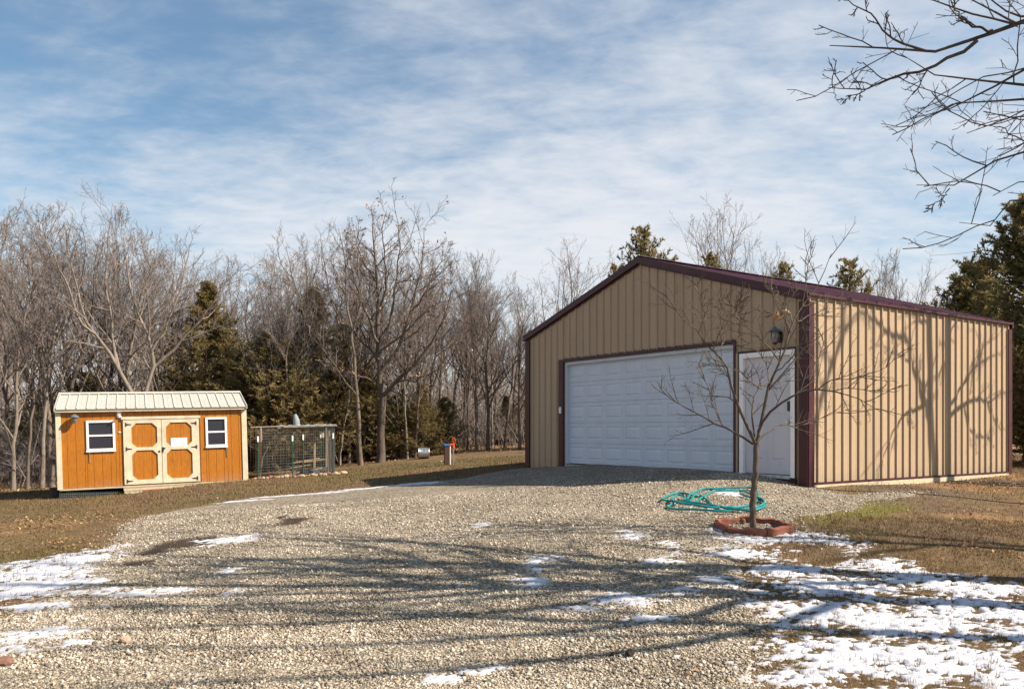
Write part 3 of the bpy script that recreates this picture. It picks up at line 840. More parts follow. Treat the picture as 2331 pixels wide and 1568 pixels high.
MB().box(.0, SL, -.02, -.001, -.045, -.004).build('sill_board', M['skirt'], shed)
# gable ends
RISE, EAVE = .46, .13
for xx in (-.03, SL+.002):
    MB().prism([(0, SH+.001), (SD, SH+.001), (SD/2, SH+RISE-.02)], xx, xx+.028, axis='x').build('gable_end', M['stain'], shed)
for (x0, x1) in ((-.045, .075), (SL-.085, SL+.045)):
    MB().box(x0, x1, -.024, -.002, -.02, SH-.03).build('corner_board', M['cream'], shed, bevel=.003)
    xs0, xs1 = (-.052, -.030) if x0 < 0 else (SL+.030, SL+.052)
    MB().box(xs0, xs1, -.020, .09, -.02, SH-.03).build('corner_board', M['cream'], shed, bevel=.003)
MB().box(-.05, SL+.05, -.10, -.0265, SH-.02, SH+.055).build('fascia', M['cream'], shed, bevel=.003)
MB().box(-.05, SL+.05, -.026, .03, SH-.018, SH-.001).build('soffit', M['cream'], shed)
# roof panels rib to rib
for s in (0, 1):
    n = 20
    for k in range(n):
        x0, x1 = -.045 + (SL+.09)*k/n, -.045 + (SL+.09)*(k+1)/n
        ya, yb = (-EAVE, SD/2) if s == 0 else (SD+EAVE, SD/2)
        za = SH + .06; zb_ = SH + .06 + RISE
        pr = [(0,0),(.012,.022),(.030,.022),(.042,0),(.115,0),(.12,.004),(.13,.004),(.135,0),(x1-x0,0)]
        m = MB(); vs = []; fs = []
        for t, d in pr: vs += [(x0+t, ya, za+d), (x0+t, yb, zb_+d)]
        for j in range(len(pr)-1): fs.append((2*j, 2*j+2, 2*j+3, 2*j+1) if s == 0 else (2*j+1, 2*j+3, 2*j+2, 2*j))
        m.add(vs, fs)
        m.add([(x0,ya,za-.012),(x1,ya,za-.012),(x1,yb,zb_-.012),(x0,yb,zb_-.012)], [(3,2,1,0)])
        m.add([(x0,ya,za-.012),(x1,ya,za-.012),(x1,ya,za),(x0,ya,za)], [(0,1,2,3)])
        m.build('roof_panel', M['cream_metal'], shed)
MB().prism([(SD/2-.13, SH+.06+RISE-.01), (SD/2, SH+.06+RISE+.045), (SD/2+.13, SH+.06+RISE-.01), (SD/2, SH+.06+RISE+.034)], -.06, SL+.06, axis='x').build('ridge_cap', M['cream_metal'], shed)
for xx in (-.068, SL+.046):
    MB().prism([(-EAVE-.01, SH-.0), (SD/2, SH+RISE), (SD+EAVE+.01, SH-.0), (SD+EAVE+.01, SH+.09), (SD/2, SH+.09+RISE), (-EAVE-.01, SH+.09)], xx, xx+.022, axis='x').build('rake_board', M['cream_metal'], shed)
# windows
def shed_window(w):
    x0, x1, z0, z1 = w
    f = .055
    win = MB().box(x0, x0+f, -.032, .02, z0, z1).box(x1-f, x1, -.032, .02, z0, z1).box(x0+f, x1-f, -.032, .02, z0, z0+f).box(x0+f, x1-f, -.032, .02, z1-f, z1).build('window', M['white'], shed)
    zm = (z0+z1)/2
    MB().box(x0+f, x1-f, -.026, .012, zm-.022, zm+.022).build('meeting_rail', M['white'], win)
    for a, b, y in ((z0+f, zm-.022, -.004), (zm+.022, z1-f, .006)):
        MB().box(x0+f+.001, x1-f-.001, y, y+.006, a+.001, b-.001).build('pane', M['glass'], win)
    MB().box(x0-.012, x1+.012, -.045, -.033, z0-.03, z0+.012).build('sill', M['white'], win)
    return win
w_ = shed_window(W1); MB().box(.70, .745, -.03, -.002, .90, .945).box(.712, .732, -.022, -.006, .66, .90).build('hanging_stay', M['old_wood'], w_)
w_ = shed_window(W2); MB().box(4.12, 4.165, -.03, -.002, .89, .935).box(4.135, 4.152, -.022, -.006, .67, .89).build('hanging_stay', M['old_wood'], w_)
# double door
MB().box(DR[0]-.03, DR[1]+.03, -.05, -.003, DR[3]+.003, DR[3]+.075).build('door_cornice', M['cream'], shed, bevel=.004)
def octo(x0, x1, z0, z1, c): return [(x0+c, z0), (x1-c, z0), (x1, z0+c), (x1, z1-c), (x1-c, z1), (x0+c, z1), (x0, z1-c), (x0, z0+c)]
def shed_door(x0, x1, hinge_left):
    z0, z1 = DR[2], DR[3]
    d = thing_part = None
    m = MB()
    sl_, sr = (.20, .105) if hinge_left else (.105, .19)
    zm0, zm1 = z0+.90, z0+.985
    m.box(x0, x0+sl_, -.036, -.010, z0, z1).box(x1-sr, x1, -.036, -.010, z0, z1)
    m.box(x0+sl_, x1-sr, -.036, -.010, z0, z0+.115).box(x0+sl_, x1-sr, -.036, -.010, zm0, zm1).box(x0+sl_, x1-sr, -.036, -.010, z1-.10, z1)
    for (a, b) in ((z0+.115, zm0), (zm1, z1-.10)):          # corner gussets
        c = .12
        for (xa, dx) in ((x0+sl_, 1), (x1-sr, -1)):
            for (za, dz) in ((a, 1), (b, -1)):
                m.prism([(xa, za), (xa+dx*c, za), (xa, za+dz*c)], -.036, -.010)
    door = m.build('shed_door', M['cream'], shed)
    n = 4
    for k in range(n):
        a, b = x0+.03+(x1-x0-.06)*k/n, x0+.03+(x1-x0-.06)*(k+1)/n
        MB().box(a+.002, b-.002, -.009, .012, z0+.03, z1-.03).build('door_board', M['stain'], door)
    for zh in (z0+.09, zm0+.05, z1-.13):
        s = 1 if hinge_left else -1
        xe = x0 if hinge_left else x1
        h = MB().box(*sorted((xe+s*.06, xe+s*.085)), -.047, -.037, zh-.05, zh+.05)
        h.prism([(xe+s*.085, zh-.022), (xe+s*.21, zh-.007), (xe+s*.21, zh+.007), (xe+s*.085, zh+.022)], -.045, -.037)
        h.build('strap_hinge', M['iron'], door)
    return door
d1 = shed_door(DR[0]+.012, 2.468, True)
d2 = shed_door(2.480, DR[1]-.012, False)
MB().box(2.485, 2.515, -.055, -.037, .87, 1.0).box(2.50, 2.56, -.062, -.045, .955, .985).build('latch', M['iron'], d2)
MB().box(2.39, 2.43, -.05, -.037, .87, .91).build('hasp', M['iron'], d1)
sg = MB().box(2.70, 3.115, -.022, -.010, .985, 1.235).build('notice_card', M['paper'], d2)
MB().box(1.425, 1.475, -.02, -.001, 1.42, 1.45).build('wall_tag', M['white'], shed)
# light, camera
q = shed_world(.40, 0, 1.80)
l2 = thing('wall_lantern', 'grey lamp high on the left end of the orange shed', 'wall light', q, SROT)
MB().box(-.05, .05, -.03, -.002, -.06, .10).build('back_plate', M['iron'], l2)
MB().lathe([(.12,.05),(.115,.06),(.07,.10),(.03,.125),(.01,.13)], (0,-.14,0), 16).build('lamp_cap', M['iron_top'], l2, smooth=True)
MB().lathe([(.04,-.10),(.065,-.06),(.075,.0),(.07,.048)], (0,-.14,0), 16).build('lamp_glass', M['lamp_glass'], l2, smooth=True)
MB().tube([(0,-.03,.02),(0,-.08,.0),(0,-.14,.06)], .012, 8).build('bracket_arm', M['iron'], l2)
q = shed_world(1.44, 0, 1.87)
cm = thing('security_camera', 'white security camera with antenna above the shed door', 'camera', q, SROT)
MB().box(-.03, .03, -.02, -.002, -.05, .05).build('mount', M['white'], cm)
MB().lathe([(.04,-.05),(.048,-.03),(.05,.05),(.045,.10),(.03,.115)], (0,0,0), 14).build('body', M['white'], cm, smooth=True)
bd = cm.children[-1]; bd.rotation_euler = (math.radians(75), 0, math.radians(-40)); bd.location = (-.02, -.10, .02)
MB().tube([(.04,-.05,.03),(.075,-.07,.15)], .008, 6).build('antenna', M['white'], cm)
MB().lathe([(.0,0),(.033,.0),(.034,.01),(.02,.012)], (0,0,0), 12).build('lens', M['iron'], cm)
cm.children[-1].rotation_euler = (math.radians(75), 0, math.radians(-40)); cm.children[-1].location = (.015, -.15, .01)
# wire skirt under the low end, dark tub
sk = thing('wire_skirt', 'dark wire skirt closing the gap under the left half of the shed', 'wire skirt', shed_world(0, -.02, -.15), SROT)
def wire_grid(m, o, ux, L, H, du, dv, r=.0035, sag=0):
    n = int(L/du)
    for k in range(n+1):
        a = o + ux*(k*du); m.tube([a, a + Vector((0, 0, H))], r, 3, cap=False)
    for k in range(int(H/dv)+1):
        m.tube([o + Vector((0,0,k*dv)), o + ux*(L*.5) + Vector((0,0,k*dv-sag)), o + ux*L + Vector((0,0,k*dv))], r, 3, cap=False)
m = MB(); wire_grid(m, Vector((0, 0, -.24)), Vector((1, 0, 0)), 1.5, .30, .05, .05); m.build('wire_mesh', M['wire'], sk)
MB().box(.0, 1.52, .05, .07, -.30, .04).build('dark_backing', M['black_plastic'], sk)
c = pix(118, 1127)
tb = thing('black_tub', 'black plastic tub at the left rear corner of the shed', 'tub', (SHX-.22, SHY+.35, g1(SHX-.22, SHY+.35)-.02))
MB().lathe([(.16,.0),(.20,.26),(.215,.27),(.215,.29),(.19,.285),(.15,.03)], (0,0,0), 20).build('bucket_wall', M['black_plastic'], tb, smooth=True)
# ramp under the doors
rp_ = thing('shed_ramp', 'weathered pale plank ramp below the shed double doors', 'ramp', shed_world(DR[0], -.02, -.02), SROT)
rp_.rotation_euler = (0, math.radians(-2.2), SROT)
for k in range(4):
    MB().box(-.02+.01*k, 1.80-.03*k, -.11-.115*k, -.005-.115*k, -.055-.038*k, -.015-.038*k).build('plank', M['skirt' if k % 2 else 'old_wood'], rp_)
for k in range(4):
    MB().box(.1+.5*k, .2+.5*k, -.42, -.03, -.30, -.165).build('support_block', M['concrete'], rp_)
bk = [(1058, 'thin red paver under the ramp end below the shed doors')]
q = shed_world(2.3, -.62, -.2); o = MB().box(-.35, .35, -.06, .06, -.02, .035).build('paver', M['edger'])
o.location = (q.x, q.y, g1(q.x, q.y)+.01); o.rotation_euler = (0, math.radians(-3), SROT)
tag(o, 'long reddish board lying on the grass below the shed ramp', 'board')

# ------------------------------------------------------------------ wire pen
P0 = np.array([-7.30, 23.75]); P1 = np.array([-5.22, 24.55])
pdir = (P1-P0); PL = float(np.linalg.norm(pdir)); pdir /= PL
PROT = math.atan2(pdir[1], pdir[0]); PD = 2.3
pen = thing('wire_pen', 'low wire mesh animal pen with wooden posts beside the orange shed', 'pen', (P0[0], P0[1], 0), PROT)
def pg(x, y):
    w = P0 + pdir*x + np.array([-pdir[1], pdir[0]])*y; return g1(w[0], w[1])
def ptop(x): return .96 + .07*x/PL
m = MB()
def wires(m, x0, y0, x1, y1, du=.055, dv=.075):
    L = math.hypot(x1-x0, y1-y0); n = max(2, int(L/du))
    b0, b1 = pg(x0, y0), pg(x1, y1)
    for k in range(n+1):
        t = k/n; x, y = x0+(x1-x0)*t, y0+(y1-y0)*t
        b = b0+(b1-b0)*t; w = .012*math.sin(k*1.7)
        m.tube([(x, y, b), (x+w, y, (b+ptop(x))/2), (x, y, ptop(x)-.02)], .0045, 3, cap=False)
    for j in range(19):
        s = j/18
        m.tube([(x0+(x1-x0)*t, y0+(y1-y0)*t, (b0+(b1-b0)*t)*(1-s) + (ptop(x0+(x1-x0)*t)-.02)*s + .008*math.sin(j*2.1+t*9)) for t in (0,.25,.5,.75,1)], .0045, 3, cap=False)
wires(m, 0, 0, PL, 0); wires(m, PL, 0, PL+.15, PD); wires(m, 0, PD, PL+.15, PD, .09, .1)
m.build('wire_mesh', M['wire'], pen)
def tpost(x, y, h):
    b = pg(x, y)
    m = MB().box(x-.018, x+.018, y-.004, y+.004, b-.1, b+h-.16).box(x-.004, x+.004, y-.022, y-.004, b-.1, b+h-.16)
    o = m.build('steel_post', M['tpost'], pen)
    MB().box(x-.020, x+.020, y-.006, y+.006, b+h-.159, b+h).build('post_tip', M['post_tip'], o)
for (x, y, h) in ((.06,-.03,1.22),(1.02,-.02,1.20),(.95,1.3,1.22),(1.32,-.02,1.22),(2.18,-.03,1.22),(2.05,1.6,1.24),(2.1,1.9,1.24),(2.2,2.1,1.24),(2.25,2.25,1.25)): tpost(x, y, h)
for (x, y) in ((2.06,.06),(1.75,.9),(.3,2.2),(2.3,2.2)):
    b = pg(x, y); MB().tube([(x, y, b-.1), (x+.01, y, .4), (x, y, ptop(x)-.01)], [.042,.04,.036], 9).build('wooden_post', M['old_wood'], pen, smooth=True)
MB().tube([(0,0,ptop(0)), (.9,.0,ptop(.9)+.005), (1.5,0,ptop(1.5)+.01), (PL+.05,0,ptop(PL))], .017, 7).build('top_rail', M['old_wood'], pen)
MB().tube([(PL+.03,0,ptop(PL)), (PL+.15,PD,ptop(PL)+.02)], .017, 7).build('top_rail', M['old_wood'], pen)
MB().tube([(0,PD,ptop(0)), (PL+.15,PD,ptop(PL))], .017, 7).build('top_rail', M['old_wood'], pen)
# shade cloth bunched along the top
nx_, ny_ = 40, 10
vs, fs = [], []
for i in range(nx_+1):
    for j in range(ny_+1):
        x = .75 + (PL-.68)*i/nx_; y = -.06 + (PD+.06)*j/ny_
        vs.append((x, y, ptop(x)+.035 + .03*math.sin(i*.9+j)*math.sin(j*.7) - .10*math.sin(math.pi*j/ny_)*(1-.3*math.sin(i*.4)) - (.06 if j == 0 else 0)))
for i in range(nx_):
    for j in range(ny_): a = i*(ny_+1)+j; fs.append((a, a+ny_+1, a+ny_+2, a+1))
o = MB().add(vs, fs).build('shade_cloth', M['cloth'], pen, smooth=True); sm_ = o.modifiers.new('thick', 'SOLIDIFY'); sm_.thickness = .008
MB().tube([(1.28,1.2,ptop(1.2)-.1),(1.26,1.2,ptop(1.2)+.18),(1.22,1.2,ptop(1.2)+.36)], [.11,.10,.05], 10).build('wrapped_post_top', M['cloth'], pen, smooth=True)
for (xa, ya, xb, yb, za, zb_) in ((1.30,.08,2.12,.04,.42,.48),(.80,.9,1.65,.8,.22,.30),(.55,.5,1.95,.5,.02,.20),(1.0,1.4,2.0,1.5,.34,.46)):
    MB().tube([(xa,ya,pg(xa,ya)+za),(xb,yb,pg(xb,yb)+zb_)], .024, 4).build('rail_board', M['board'], pen)
MB().tube([(.95,.3,.53),(1.55,.35,.52),(1.9,.3,.535)], .006, 4).build('yellow_cord', M['rope'], pen)
MB().tube([(.12,.05,pg(.12,.05)),(.2,.05,.1),(.36,.06,.42)], .010, 5).build('leaning_stick', M['old_wood'], pen)
def tyre(x, y):
    m = MB(); R_, r_ = .27, .09
    for i in range(25):
        for j in range(8):
            a, b = 2*math.pi*i/24, 2*math.pi*j/8
            m.v.append(((R_+r_*math.cos(b))*math.cos(a), (R_+r_*math.cos(b))*math.sin(a), r_*1.1*math.sin(b)))
    for i in range(24):
        for j in range(8): m.f.append((i*8+j, (i+1)*8+j, (i+1)*8+(j+1) % 8, i*8+(j+1) % 8))
    return m
for k, (x, y, lb) in enumerate(((1.55, .7, 'worn tyre lying in the wire pen left of the inner post'), (2.0, 1.0, 'worn tyre lying in the wire pen behind the front corner post'))):
    w = P0 + pdir*x + np.array([-pdir[1], pdir[0]])*y
    o = tyre(0, 0).build('tyre', M['tyre'], smooth=True); o.location = (w[0], w[1], g1(*w)+.085); tag(o, lb, 'tyre', 'tyres in the pen')
rr = random.Random(4)
for k in range(24):
    t = k/23; x = -.02 + (PL+.25)*t; y = -.10 + rr.uniform(-.05, .05)
    w = P0 + pdir*x + np.array([-pdir[1], pdir[0]])*y
    s = rr.uniform(.05, .10)
    o = link('edge_rock', rock_mesh(100+k, s*1.3, s*.9, s*.7), M['rock' if rr.random() < .65 else 'rock_red'])
    o.location = (w[0], w[1], g1(*w)+s*.3); o.rotation_euler = (0, 0, rr.uniform(0, 6))
    tag(o, 'field rock in the row along the foot of the wire pen', 'rock', 'rocks edging the pen')

# ------------------------------------------------------------------ things on the lawn
c = at(1018, 1057, 24.6)
bz = g1(c[0], c[1])
pst = thing('utility_post', 'short dark brown box post with a blue cap and white edge', 'post', (c[0], c[1], bz), math.radians(12))
MB().box(-.085, .065, -.07, .07, -.05, .55).build('post_body', M['rust'], pst, bevel=.008)
MB().box(.066, .098, -.075, .075, -.05, .555).build('white_edge', M['white'], pst, bevel=.004)
MB().box(-.095, .105, -.085, .085, .556, .615).build('blue_cap', M['blue'], pst, bevel=.006)
c = at(1032, 1055, 24.3)
hyd = thing('yard_hydrant', 'yard hydrant with grey pipe and orange red handle beside the blue capped post', 'hydrant', (c[0], c[1], g1(c[0], c[1])), math.radians(20))
MB().tube([(0,0,-.05),(0,0,.50)], .020, 10).build('pipe', M['galv'], hyd, smooth=True)
MB().tube([(0,0,.48),(0,0,.62)], [.034,.038], 10).tube([(0,0,.57),(-.06,0,.60),(-.10,0,.585),(-.105,0,.55)], [.026,.03,.028,.024], 9).build('head', M['orange'], hyd, smooth=True)
MB().tube([(.01,0,.60),(.05,0,.64),(.055,0,.74),(.02,0,.79),(-.02,0,.77),(-.015,0,.68),(.0,0,.62)], .012, 7).build('lever', M['orange'], hyd, smooth=True)
c = at(965, 1043, 29.0)
brl = thing('metal_drum', 'shiny galvanised ribbed drum lying on its side at the wood edge', 'drum', (c[0], c[1], g1(c[0], c[1])), math.radians(5))
prof = [(.0,-.195),(.17,-.195),(.19,-.19),(.195,-.18),(.188,-.17),(.188,-.075),(.197,-.065),(.188,-.055),(.188,.055),(.197,.065),(.188,.075),(.188,.17),(.195,.18),(.19,.19),(.17,.192),(.0,.192)]
m = MB(); m.lathe([(max(r, .002), z) for r, z in prof], (0,0,0), 28); m.v = [(c_, a, b+.195) for a, b, c_ in m.v]
m.build('drum_body', M['galv'], brl, smooth=True)
for s in (-1, 1):
    m = MB(); m.lathe([(.190,-.006),(.199,0),(.190,.006)], (0,0,0), 28); m.v = [(c_+s*.125, a, b+.195) for a, b, c_ in m.v]; m.build('hoop', M['galv'], brl, smooth=True)

# ------------------------------------------------------------------ edging blocks round the young tree
TC = pix(1713, 1208)
R0 = .43
rr = random.Random(9)
blk_lab = ['red concrete edging block at the right of the ring round the young tree', 'red concrete edging block at the back right of the ring round the young tree',
           'red concrete edging block at the back left of the ring round the young tree', 'red concrete edging block at the left of the ring round the young tree',
           'red concrete edging block at the front left of the ring round the young tree', 'red concrete edging block at the front right of the ring round the young tree']
for k in range(6):
    a = math.radians(60*k + 5)
    L_ = R0*1.02; n = 8
    m = MB(); up = []; 
    poly = [(-L_/2, 0), (L_/2, 0)] + [(L_/2 - L_*i/n, .068 + .02*abs(math.sin(math.pi*1.5*i/n))) for i in range(n+1)]
    m.prism(poly, -.032, .032)
    o = m.build('edging_block', M['edger'], bevel=.008)
    c = (TC[0] + R0*.88*math.cos(a), TC[1] + R0*.88*math.sin(a))
    o.location = (c[0], c[1], g1(*c) + .004)
    o.rotation_euler = (math.radians(rr.uniform(-5, 5)) + math.radians(-16)*math.sin(a), math.radians(rr.uniform(-3, 3)), a + math.pi/2 + rr.uniform(-.08, .08))
    tag(o, blk_lab[k], 'edging', 'edging blocks of the tree ring')

# ------------------------------------------------------------------ hose
def zz(x, y): return pix((1880 + x/4.483)/1.287, (1350 + y/4.483)/1.287)
trace = [(1200,712),(1020,724),(800,716),(600,706),(440,685),(350,655),(345,635),(420,608),(560,594),(700,598),(860,628),(1040,655),(1200,668),(1330,645),(1440,605),(1500,580),(1530,530),(1510,480),
         (1430,436),(1290,408),(1120,398),(950,405),(800,435),(690,480),(620,520),(600,560),(640,580),(670,545),(690,500),(780,525),(880,560),(920,610),(1060,660),(1220,695),(1400,708),(1530,690),(1620,650),(1628,610),(1580,570),(1500,540),
         (1440,500),(1330,470),(1200,455),(1060,450),(940,475),(840,520),(760,545),(690,590),(560,600),(430,592),(300,575),(270,555),(330,520),(430,495),(560,490),(690,505),(760,530)]
trace2 = [(400,560),(390,580),(430,600),(540,630),(700,645),(900,660),(1100,668),(1300,690),(1450,685),(1560,665),(1610,625),(1590,585),(1520,550),(1400,520),(1300,490)]
trace3 = [(640,600),(560,585),(570,555),(480,532),(400,548),(388,575),(470,600)]
def spline(P, n=6):
    P = np.array(P, float); out = []
    Q = np.vstack([2*P[0]-P[1], P, 2*P[-1]-P[-2]])
    for i in range(1, len(Q)-2):
        for t in np.linspace(0, 1, n, endpoint=False):
            a, b, c, d = Q[i-1], Q[i], Q[i+1], Q[i+2]
            out.append(.5*((2*b) + (-a+c)*t + (2*a-5*b+4*c-d)*t*t + (-a+3*b-3*c+d)*t**3))
    out.append(P[-1]); return np.array(out)
hose = thing('garden_hose', 'teal garden hose in loose coils on the gravel by the young tree', 'hose', (*zz(950, 560), s1(*zz(950, 560))))
hc = np.array(hose.location)
for tr, lift, nm in ((trace, .022, 'hose_coil'), (trace2, .036, 'hose_coil'), (trace3, .03, 'hose_coil')):
    W2_ = spline([zz(*p) for p in tr], 6)
    zs_ = surf(W2_[:, 0], W2_[:, 1]) + lift + .022*(.5+.5*np.sin(np.arange(len(W2_))*.13))
    pts = [tuple(np.array([x, y, z]) - hc) for (x, y), z in zip(W2_, zs_)]
    MB().tube(pts, .0155, 8).build(nm, M['hose'], hose, smooth=True)
    if tr is trace: MB().tube([pts[0], tuple(np.array(pts[0])*1.9 - np.array(pts[1])*.9)], [.019, .021], 10).build('coupling', M['brass'], hose)

# ------------------------------------------------------------------ trees
def unit(v): return v / (np.linalg.norm(v, axis=-1, keepdims=True) + 1e-9)
def tubes(P, R, k):
    N_, m_ = P.shape[:2]
    T = np.empty_like(P); T[:, 1:-1] = P[:, 2:] - P[:, :-2]; T[:, 0] = P[:, 1]-P[:, 0]; T[:, -1] = P[:, -1]-P[:, -2]
    T = unit(T)
    ref = np.where(np.abs(T[:, :1, 2:3]) > .85, np.array([1., 0.13, 0]), np.array([0.07, 0.1, 1.]))
    A = unit(np.cross(T, np.broadcast_to(ref, T.shape))); B = np.cross(T, A)
    an = np.arange(k)*2*np.pi/k
    V = P[:, :, None] + R[:, :, None, None]*(A[:, :, None]*np.cos(an)[None, None, :, None] + B[:, :, None]*np.sin(an)[None, None, :, None])
    i = np.arange(N_*m_*k).reshape(N_, m_, k)
    j = np.roll(i, -1, 2)
    Fq = np.stack([i[:, :-1], j[:, :-1], j[:, 1:], i[:, 1:]], -1).reshape(-1, 4)
    return V.reshape(-1, 3), Fq
def joinVF(lst):
    Vs, Fs, b = [], [], 0
    for V, F_ in lst: Vs.append(V); Fs.append(F_ + b); b += len(V)
    return np.concatenate(Vs), np.concatenate(Fs)
def grow(PP, PR, n, t0, t1, Lf, ang, segs, wander, up, rr, rtip, rng, tfall=.4, plen=None, rmin=.003):
    """children of every branch in PP: (N,m,3)"""
    N_, m_ = PP.shape[:2]
    if plen is None: plen = np.linalg.norm(np.diff(PP, axis=1), axis=2).sum(1)
    t = t0 + (t1-t0)*((np.arange(n)[None]+rng.uniform(0, 1, (N_, n)))/n)
    f = t*(m_-1); i0 = np.minimum(f.astype(int), m_-2); fr = (f-i0)[..., None]
    rows = np.arange(N_)[:, None]
    p = PP[rows, i0]*(1-fr) + PP[rows, i0+1]*fr
    T = unit(PP[rows, i0+1]-PP[rows, i0])
    r = PR[rows, i0]*(1-fr[..., 0]) + PR[rows, i0+1]*fr[..., 0]
    perp = unit(np.cross(T, rng.normal(size=T.shape)))
    a = np.radians(rng.uniform(ang[0], ang[1], t.shape))[..., None]
    d = unit(np.cos(a)*T + np.sin(a)*perp + np.array([0, 0, up*2]))
    L = Lf*plen[:, None]*(1-tfall*(t-t0)/max(t1-t0, 1e-6))*rng.uniform(.6, 1.3, t.shape)
    p, d, L, r = p.reshape(-1, 3), d.reshape(-1, 3), L.reshape(-1), r.reshape(-1)
    out = [p]
    for s in range(segs):
        d = unit(d + rng.normal(size=d.shape)*wander + np.array([0, 0, up]))
        p = p + d*(L/segs)[:, None]; out.append(p)
    P = np.stack(out, 1)
    tt = np.linspace(0, 1, segs+1)[None]
    r0 = np.maximum(r*rr, rmin)[:, None]
    R = r0*(1-tt) + np.minimum(rtip, r0)*tt
    return P, R
def resample(pts, m_, rng=None, jit=0.0):
    P = spline(pts, 8)
    s = np.concatenate([[0], np.cumsum(np.linalg.norm(np.diff(P, axis=0), axis=1))])
    q = np.linspace(0, s[-1], m_)
    out = np.stack([np.interp(q, s, P[:, i]) for i in range(3)], 1)
    if rng is not None: out[1:-1] += rng.normal(size=(m_-2, 3))*jit
    return out
def tree_parts(trunk, lim, base, lv, rng, up=.06, wander=.16, rt=.004, l2=.45, l3=.42, l4=.5, ang=(30, 60)):
    """trunk (m,3) with radii, lim list of (P(N,m,3),R) main limbs; lv = counts of the finer orders. Points become relative to base"""
    parts_t, parts_c = [], []
    TP, TR = trunk
    parts_t.append(tubes(TP[None]-base, TR[None], 9))
    cur = []
    for P, R in lim:
        parts_t.append(tubes(P-base, R, 6)); cur.append((P, R))
    ends = []
    n2, n3, n4 = lv
    for P, R in cur:
        B, BR = grow(P, R, n2, .22, 1.0, l2, ang, 5, wander, up, .62, rt*1.3, rng, rmin=.006)
        parts_c.append(tubes(B-base, BR, 4))
        C, CR = grow(B, BR, n3, .12, 1.0, l3, (28, 62), 3, wander*1.1, up*.8, .65, rt, rng, rmin=rt*1.1)
        parts_c.append(tubes(C-base, CR, 3))
        if n4:
            D, DR_ = grow(C, CR, n4, .1, 1.0, l4, (25, 60), 1, 0.1, up, .8, rt*.55, rng, rmin=rt*.85)
            parts_c.append(tubes(D-base, DR_, 3)); ends.append(D[:, -1]-base)
        else: ends.append(C[:, -1]-base)
    return joinVF(parts_t), joinVF(parts_c), np.concatenate(ends)
def proc_tree(h, r0, seed, clear=.28, nl=12, spread=.42, lv=(7, 7, 4), up=.08, wander=.14, lean=(0, 0), rt=.004, lang=(28, 58), fork=False, l2=.45):
    rng = np.random.default_rng(seed)
    n = 15
    z = np.linspace(0, h, n); t = z/h
    wob = np.cumsum(rng.normal(size=(n, 2))*.012*h, 0)*(t[:, None]**.8)
    TP = np.stack([lean[0]*z*t**.3 + wob[:, 0], lean[1]*z*t**.3 + wob[:, 1], z], 1)
    TR = r0*((1-t)**.85)*1.0 + .012; TR[0] *= 1.45; TR[1] *= 1.08
    TP[0, 2] = -.25
    P, R = grow(TP[None], TR[None], nl, clear, .97, spread, lang, 9, wander*.75, up, .6, rt*1.6, rng, tfall=.55, rmin=.012)
    tp = (TP[None, n//2:], TR[None, n//2:])
    tp = (resample(TP[n//2:], 10)[None], np.interp(np.linspace(0, 1, 10), np.linspace(0, 1, n-n//2), TR[n//2:])[None])
    lims = [(P, R)]
    a, b, e = tree_parts((TP, TR), lims, np.zeros(3), lv, rng, up, wander, rt, l2=l2)
    B, BR = grow(*tp, 9, .3, 1.0, .35, (25, 50), 5, wander, up, .6, rt, rng, rmin=.006)
    C, CR = grow(B, BR, 8, .1, 1.0, .42, (25, 60), 3, wander, up, .65, rt*.8, rng, rmin=rt)
    b = joinVF([b, tubes(B, BR, 4), tubes(C, CR, 3)])
    return a, b, np.concatenate([e, C[:, -1]])
def leaf_cards(pts, rng, size=.06, spread=.05):
    n = len(pts); c = pts + rng.normal(size=(n, 3))*spread
    u = unit(rng.normal(size=(n, 3))); v = unit(np.cross(u, rng.normal(size=(n, 3))))
    w = np.cross(u, v)
    s = size*rng.uniform(.6, 1.3, (n, 1))
    V = np.stack([c-u*s, c+v*s*.45+w*s*.25, c+u*s, c-v*s*.45+w*s*.25], 1).reshape(-1, 3)
    i = np.arange(n)[:, None]*4
    Ft = np.concatenate([i+np.array([[0, 1, 2]]), i+np.array([[0, 2, 3]])])
    return V, Ft, np.repeat(rng.uniform(0, 1, n), 4)

PROTO = {}
def make_proto(key, bark='bark', twig='twig', leaves=0, **kw):
    a, b, e = proc_tree(**kw)
    mt = mesh_np('trunk', a[0], a[1], smooth=True); mt.materials.append(M[bark])
    mc = mesh_np('crown', b[0], b[1], smooth=True); mc.materials.append(M[twig])
    ml = None
    if leaves:
        r = np.random.default_rng(kw['seed']+5)
        V, Ft, tn = leaf_cards(e[r.choice(len(e), leaves)], r, .07)
        ml = mesh_np('dead_leaves', V, None, Ft, attrs={'tint': tn}); ml.materials.append(M['dead_leaf'])
    PROTO[key] = (mt, mc, ml, kw['h'])
make_proto('a', h=9.5, r0=.10, seed=1, clear=.26, nl=14, spread=.46, lv=(7, 7, 4), rt=.0042)
make_proto('b', h=10.0, r0=.085, seed=2, clear=.34, nl=13, spread=.40, lv=(7, 7, 4), up=.12, bark='bark_pale', rt=.0042)
make_proto('c', h=9.0, r0=.08, seed=3, clear=.22, nl=14, spread=.50, lv=(7, 6, 4), bark='bark_pale', lean=(.10, .02), rt=.0042)
make_proto('d', h=10.5, r0=.115, seed=4, clear=.20, nl=16, spread=.48, lv=(7, 7, 4), up=.05, bark='bark_dark', twig='twig_dark', rt=.0042)
make_proto('e', h=8.5, r0=.065, seed=5, clear=.32, nl=12, spread=.38, lv=(6, 7, 4), up=.14, lean=(-.12, .03), rt=.004)
make_proto('f', h=9.0, r0=.09, seed=6, clear=.18, nl=14, spread=.48, lv=(7, 7, 4), up=.06, bark='bark_dark', leaves=260, rt=.0042)
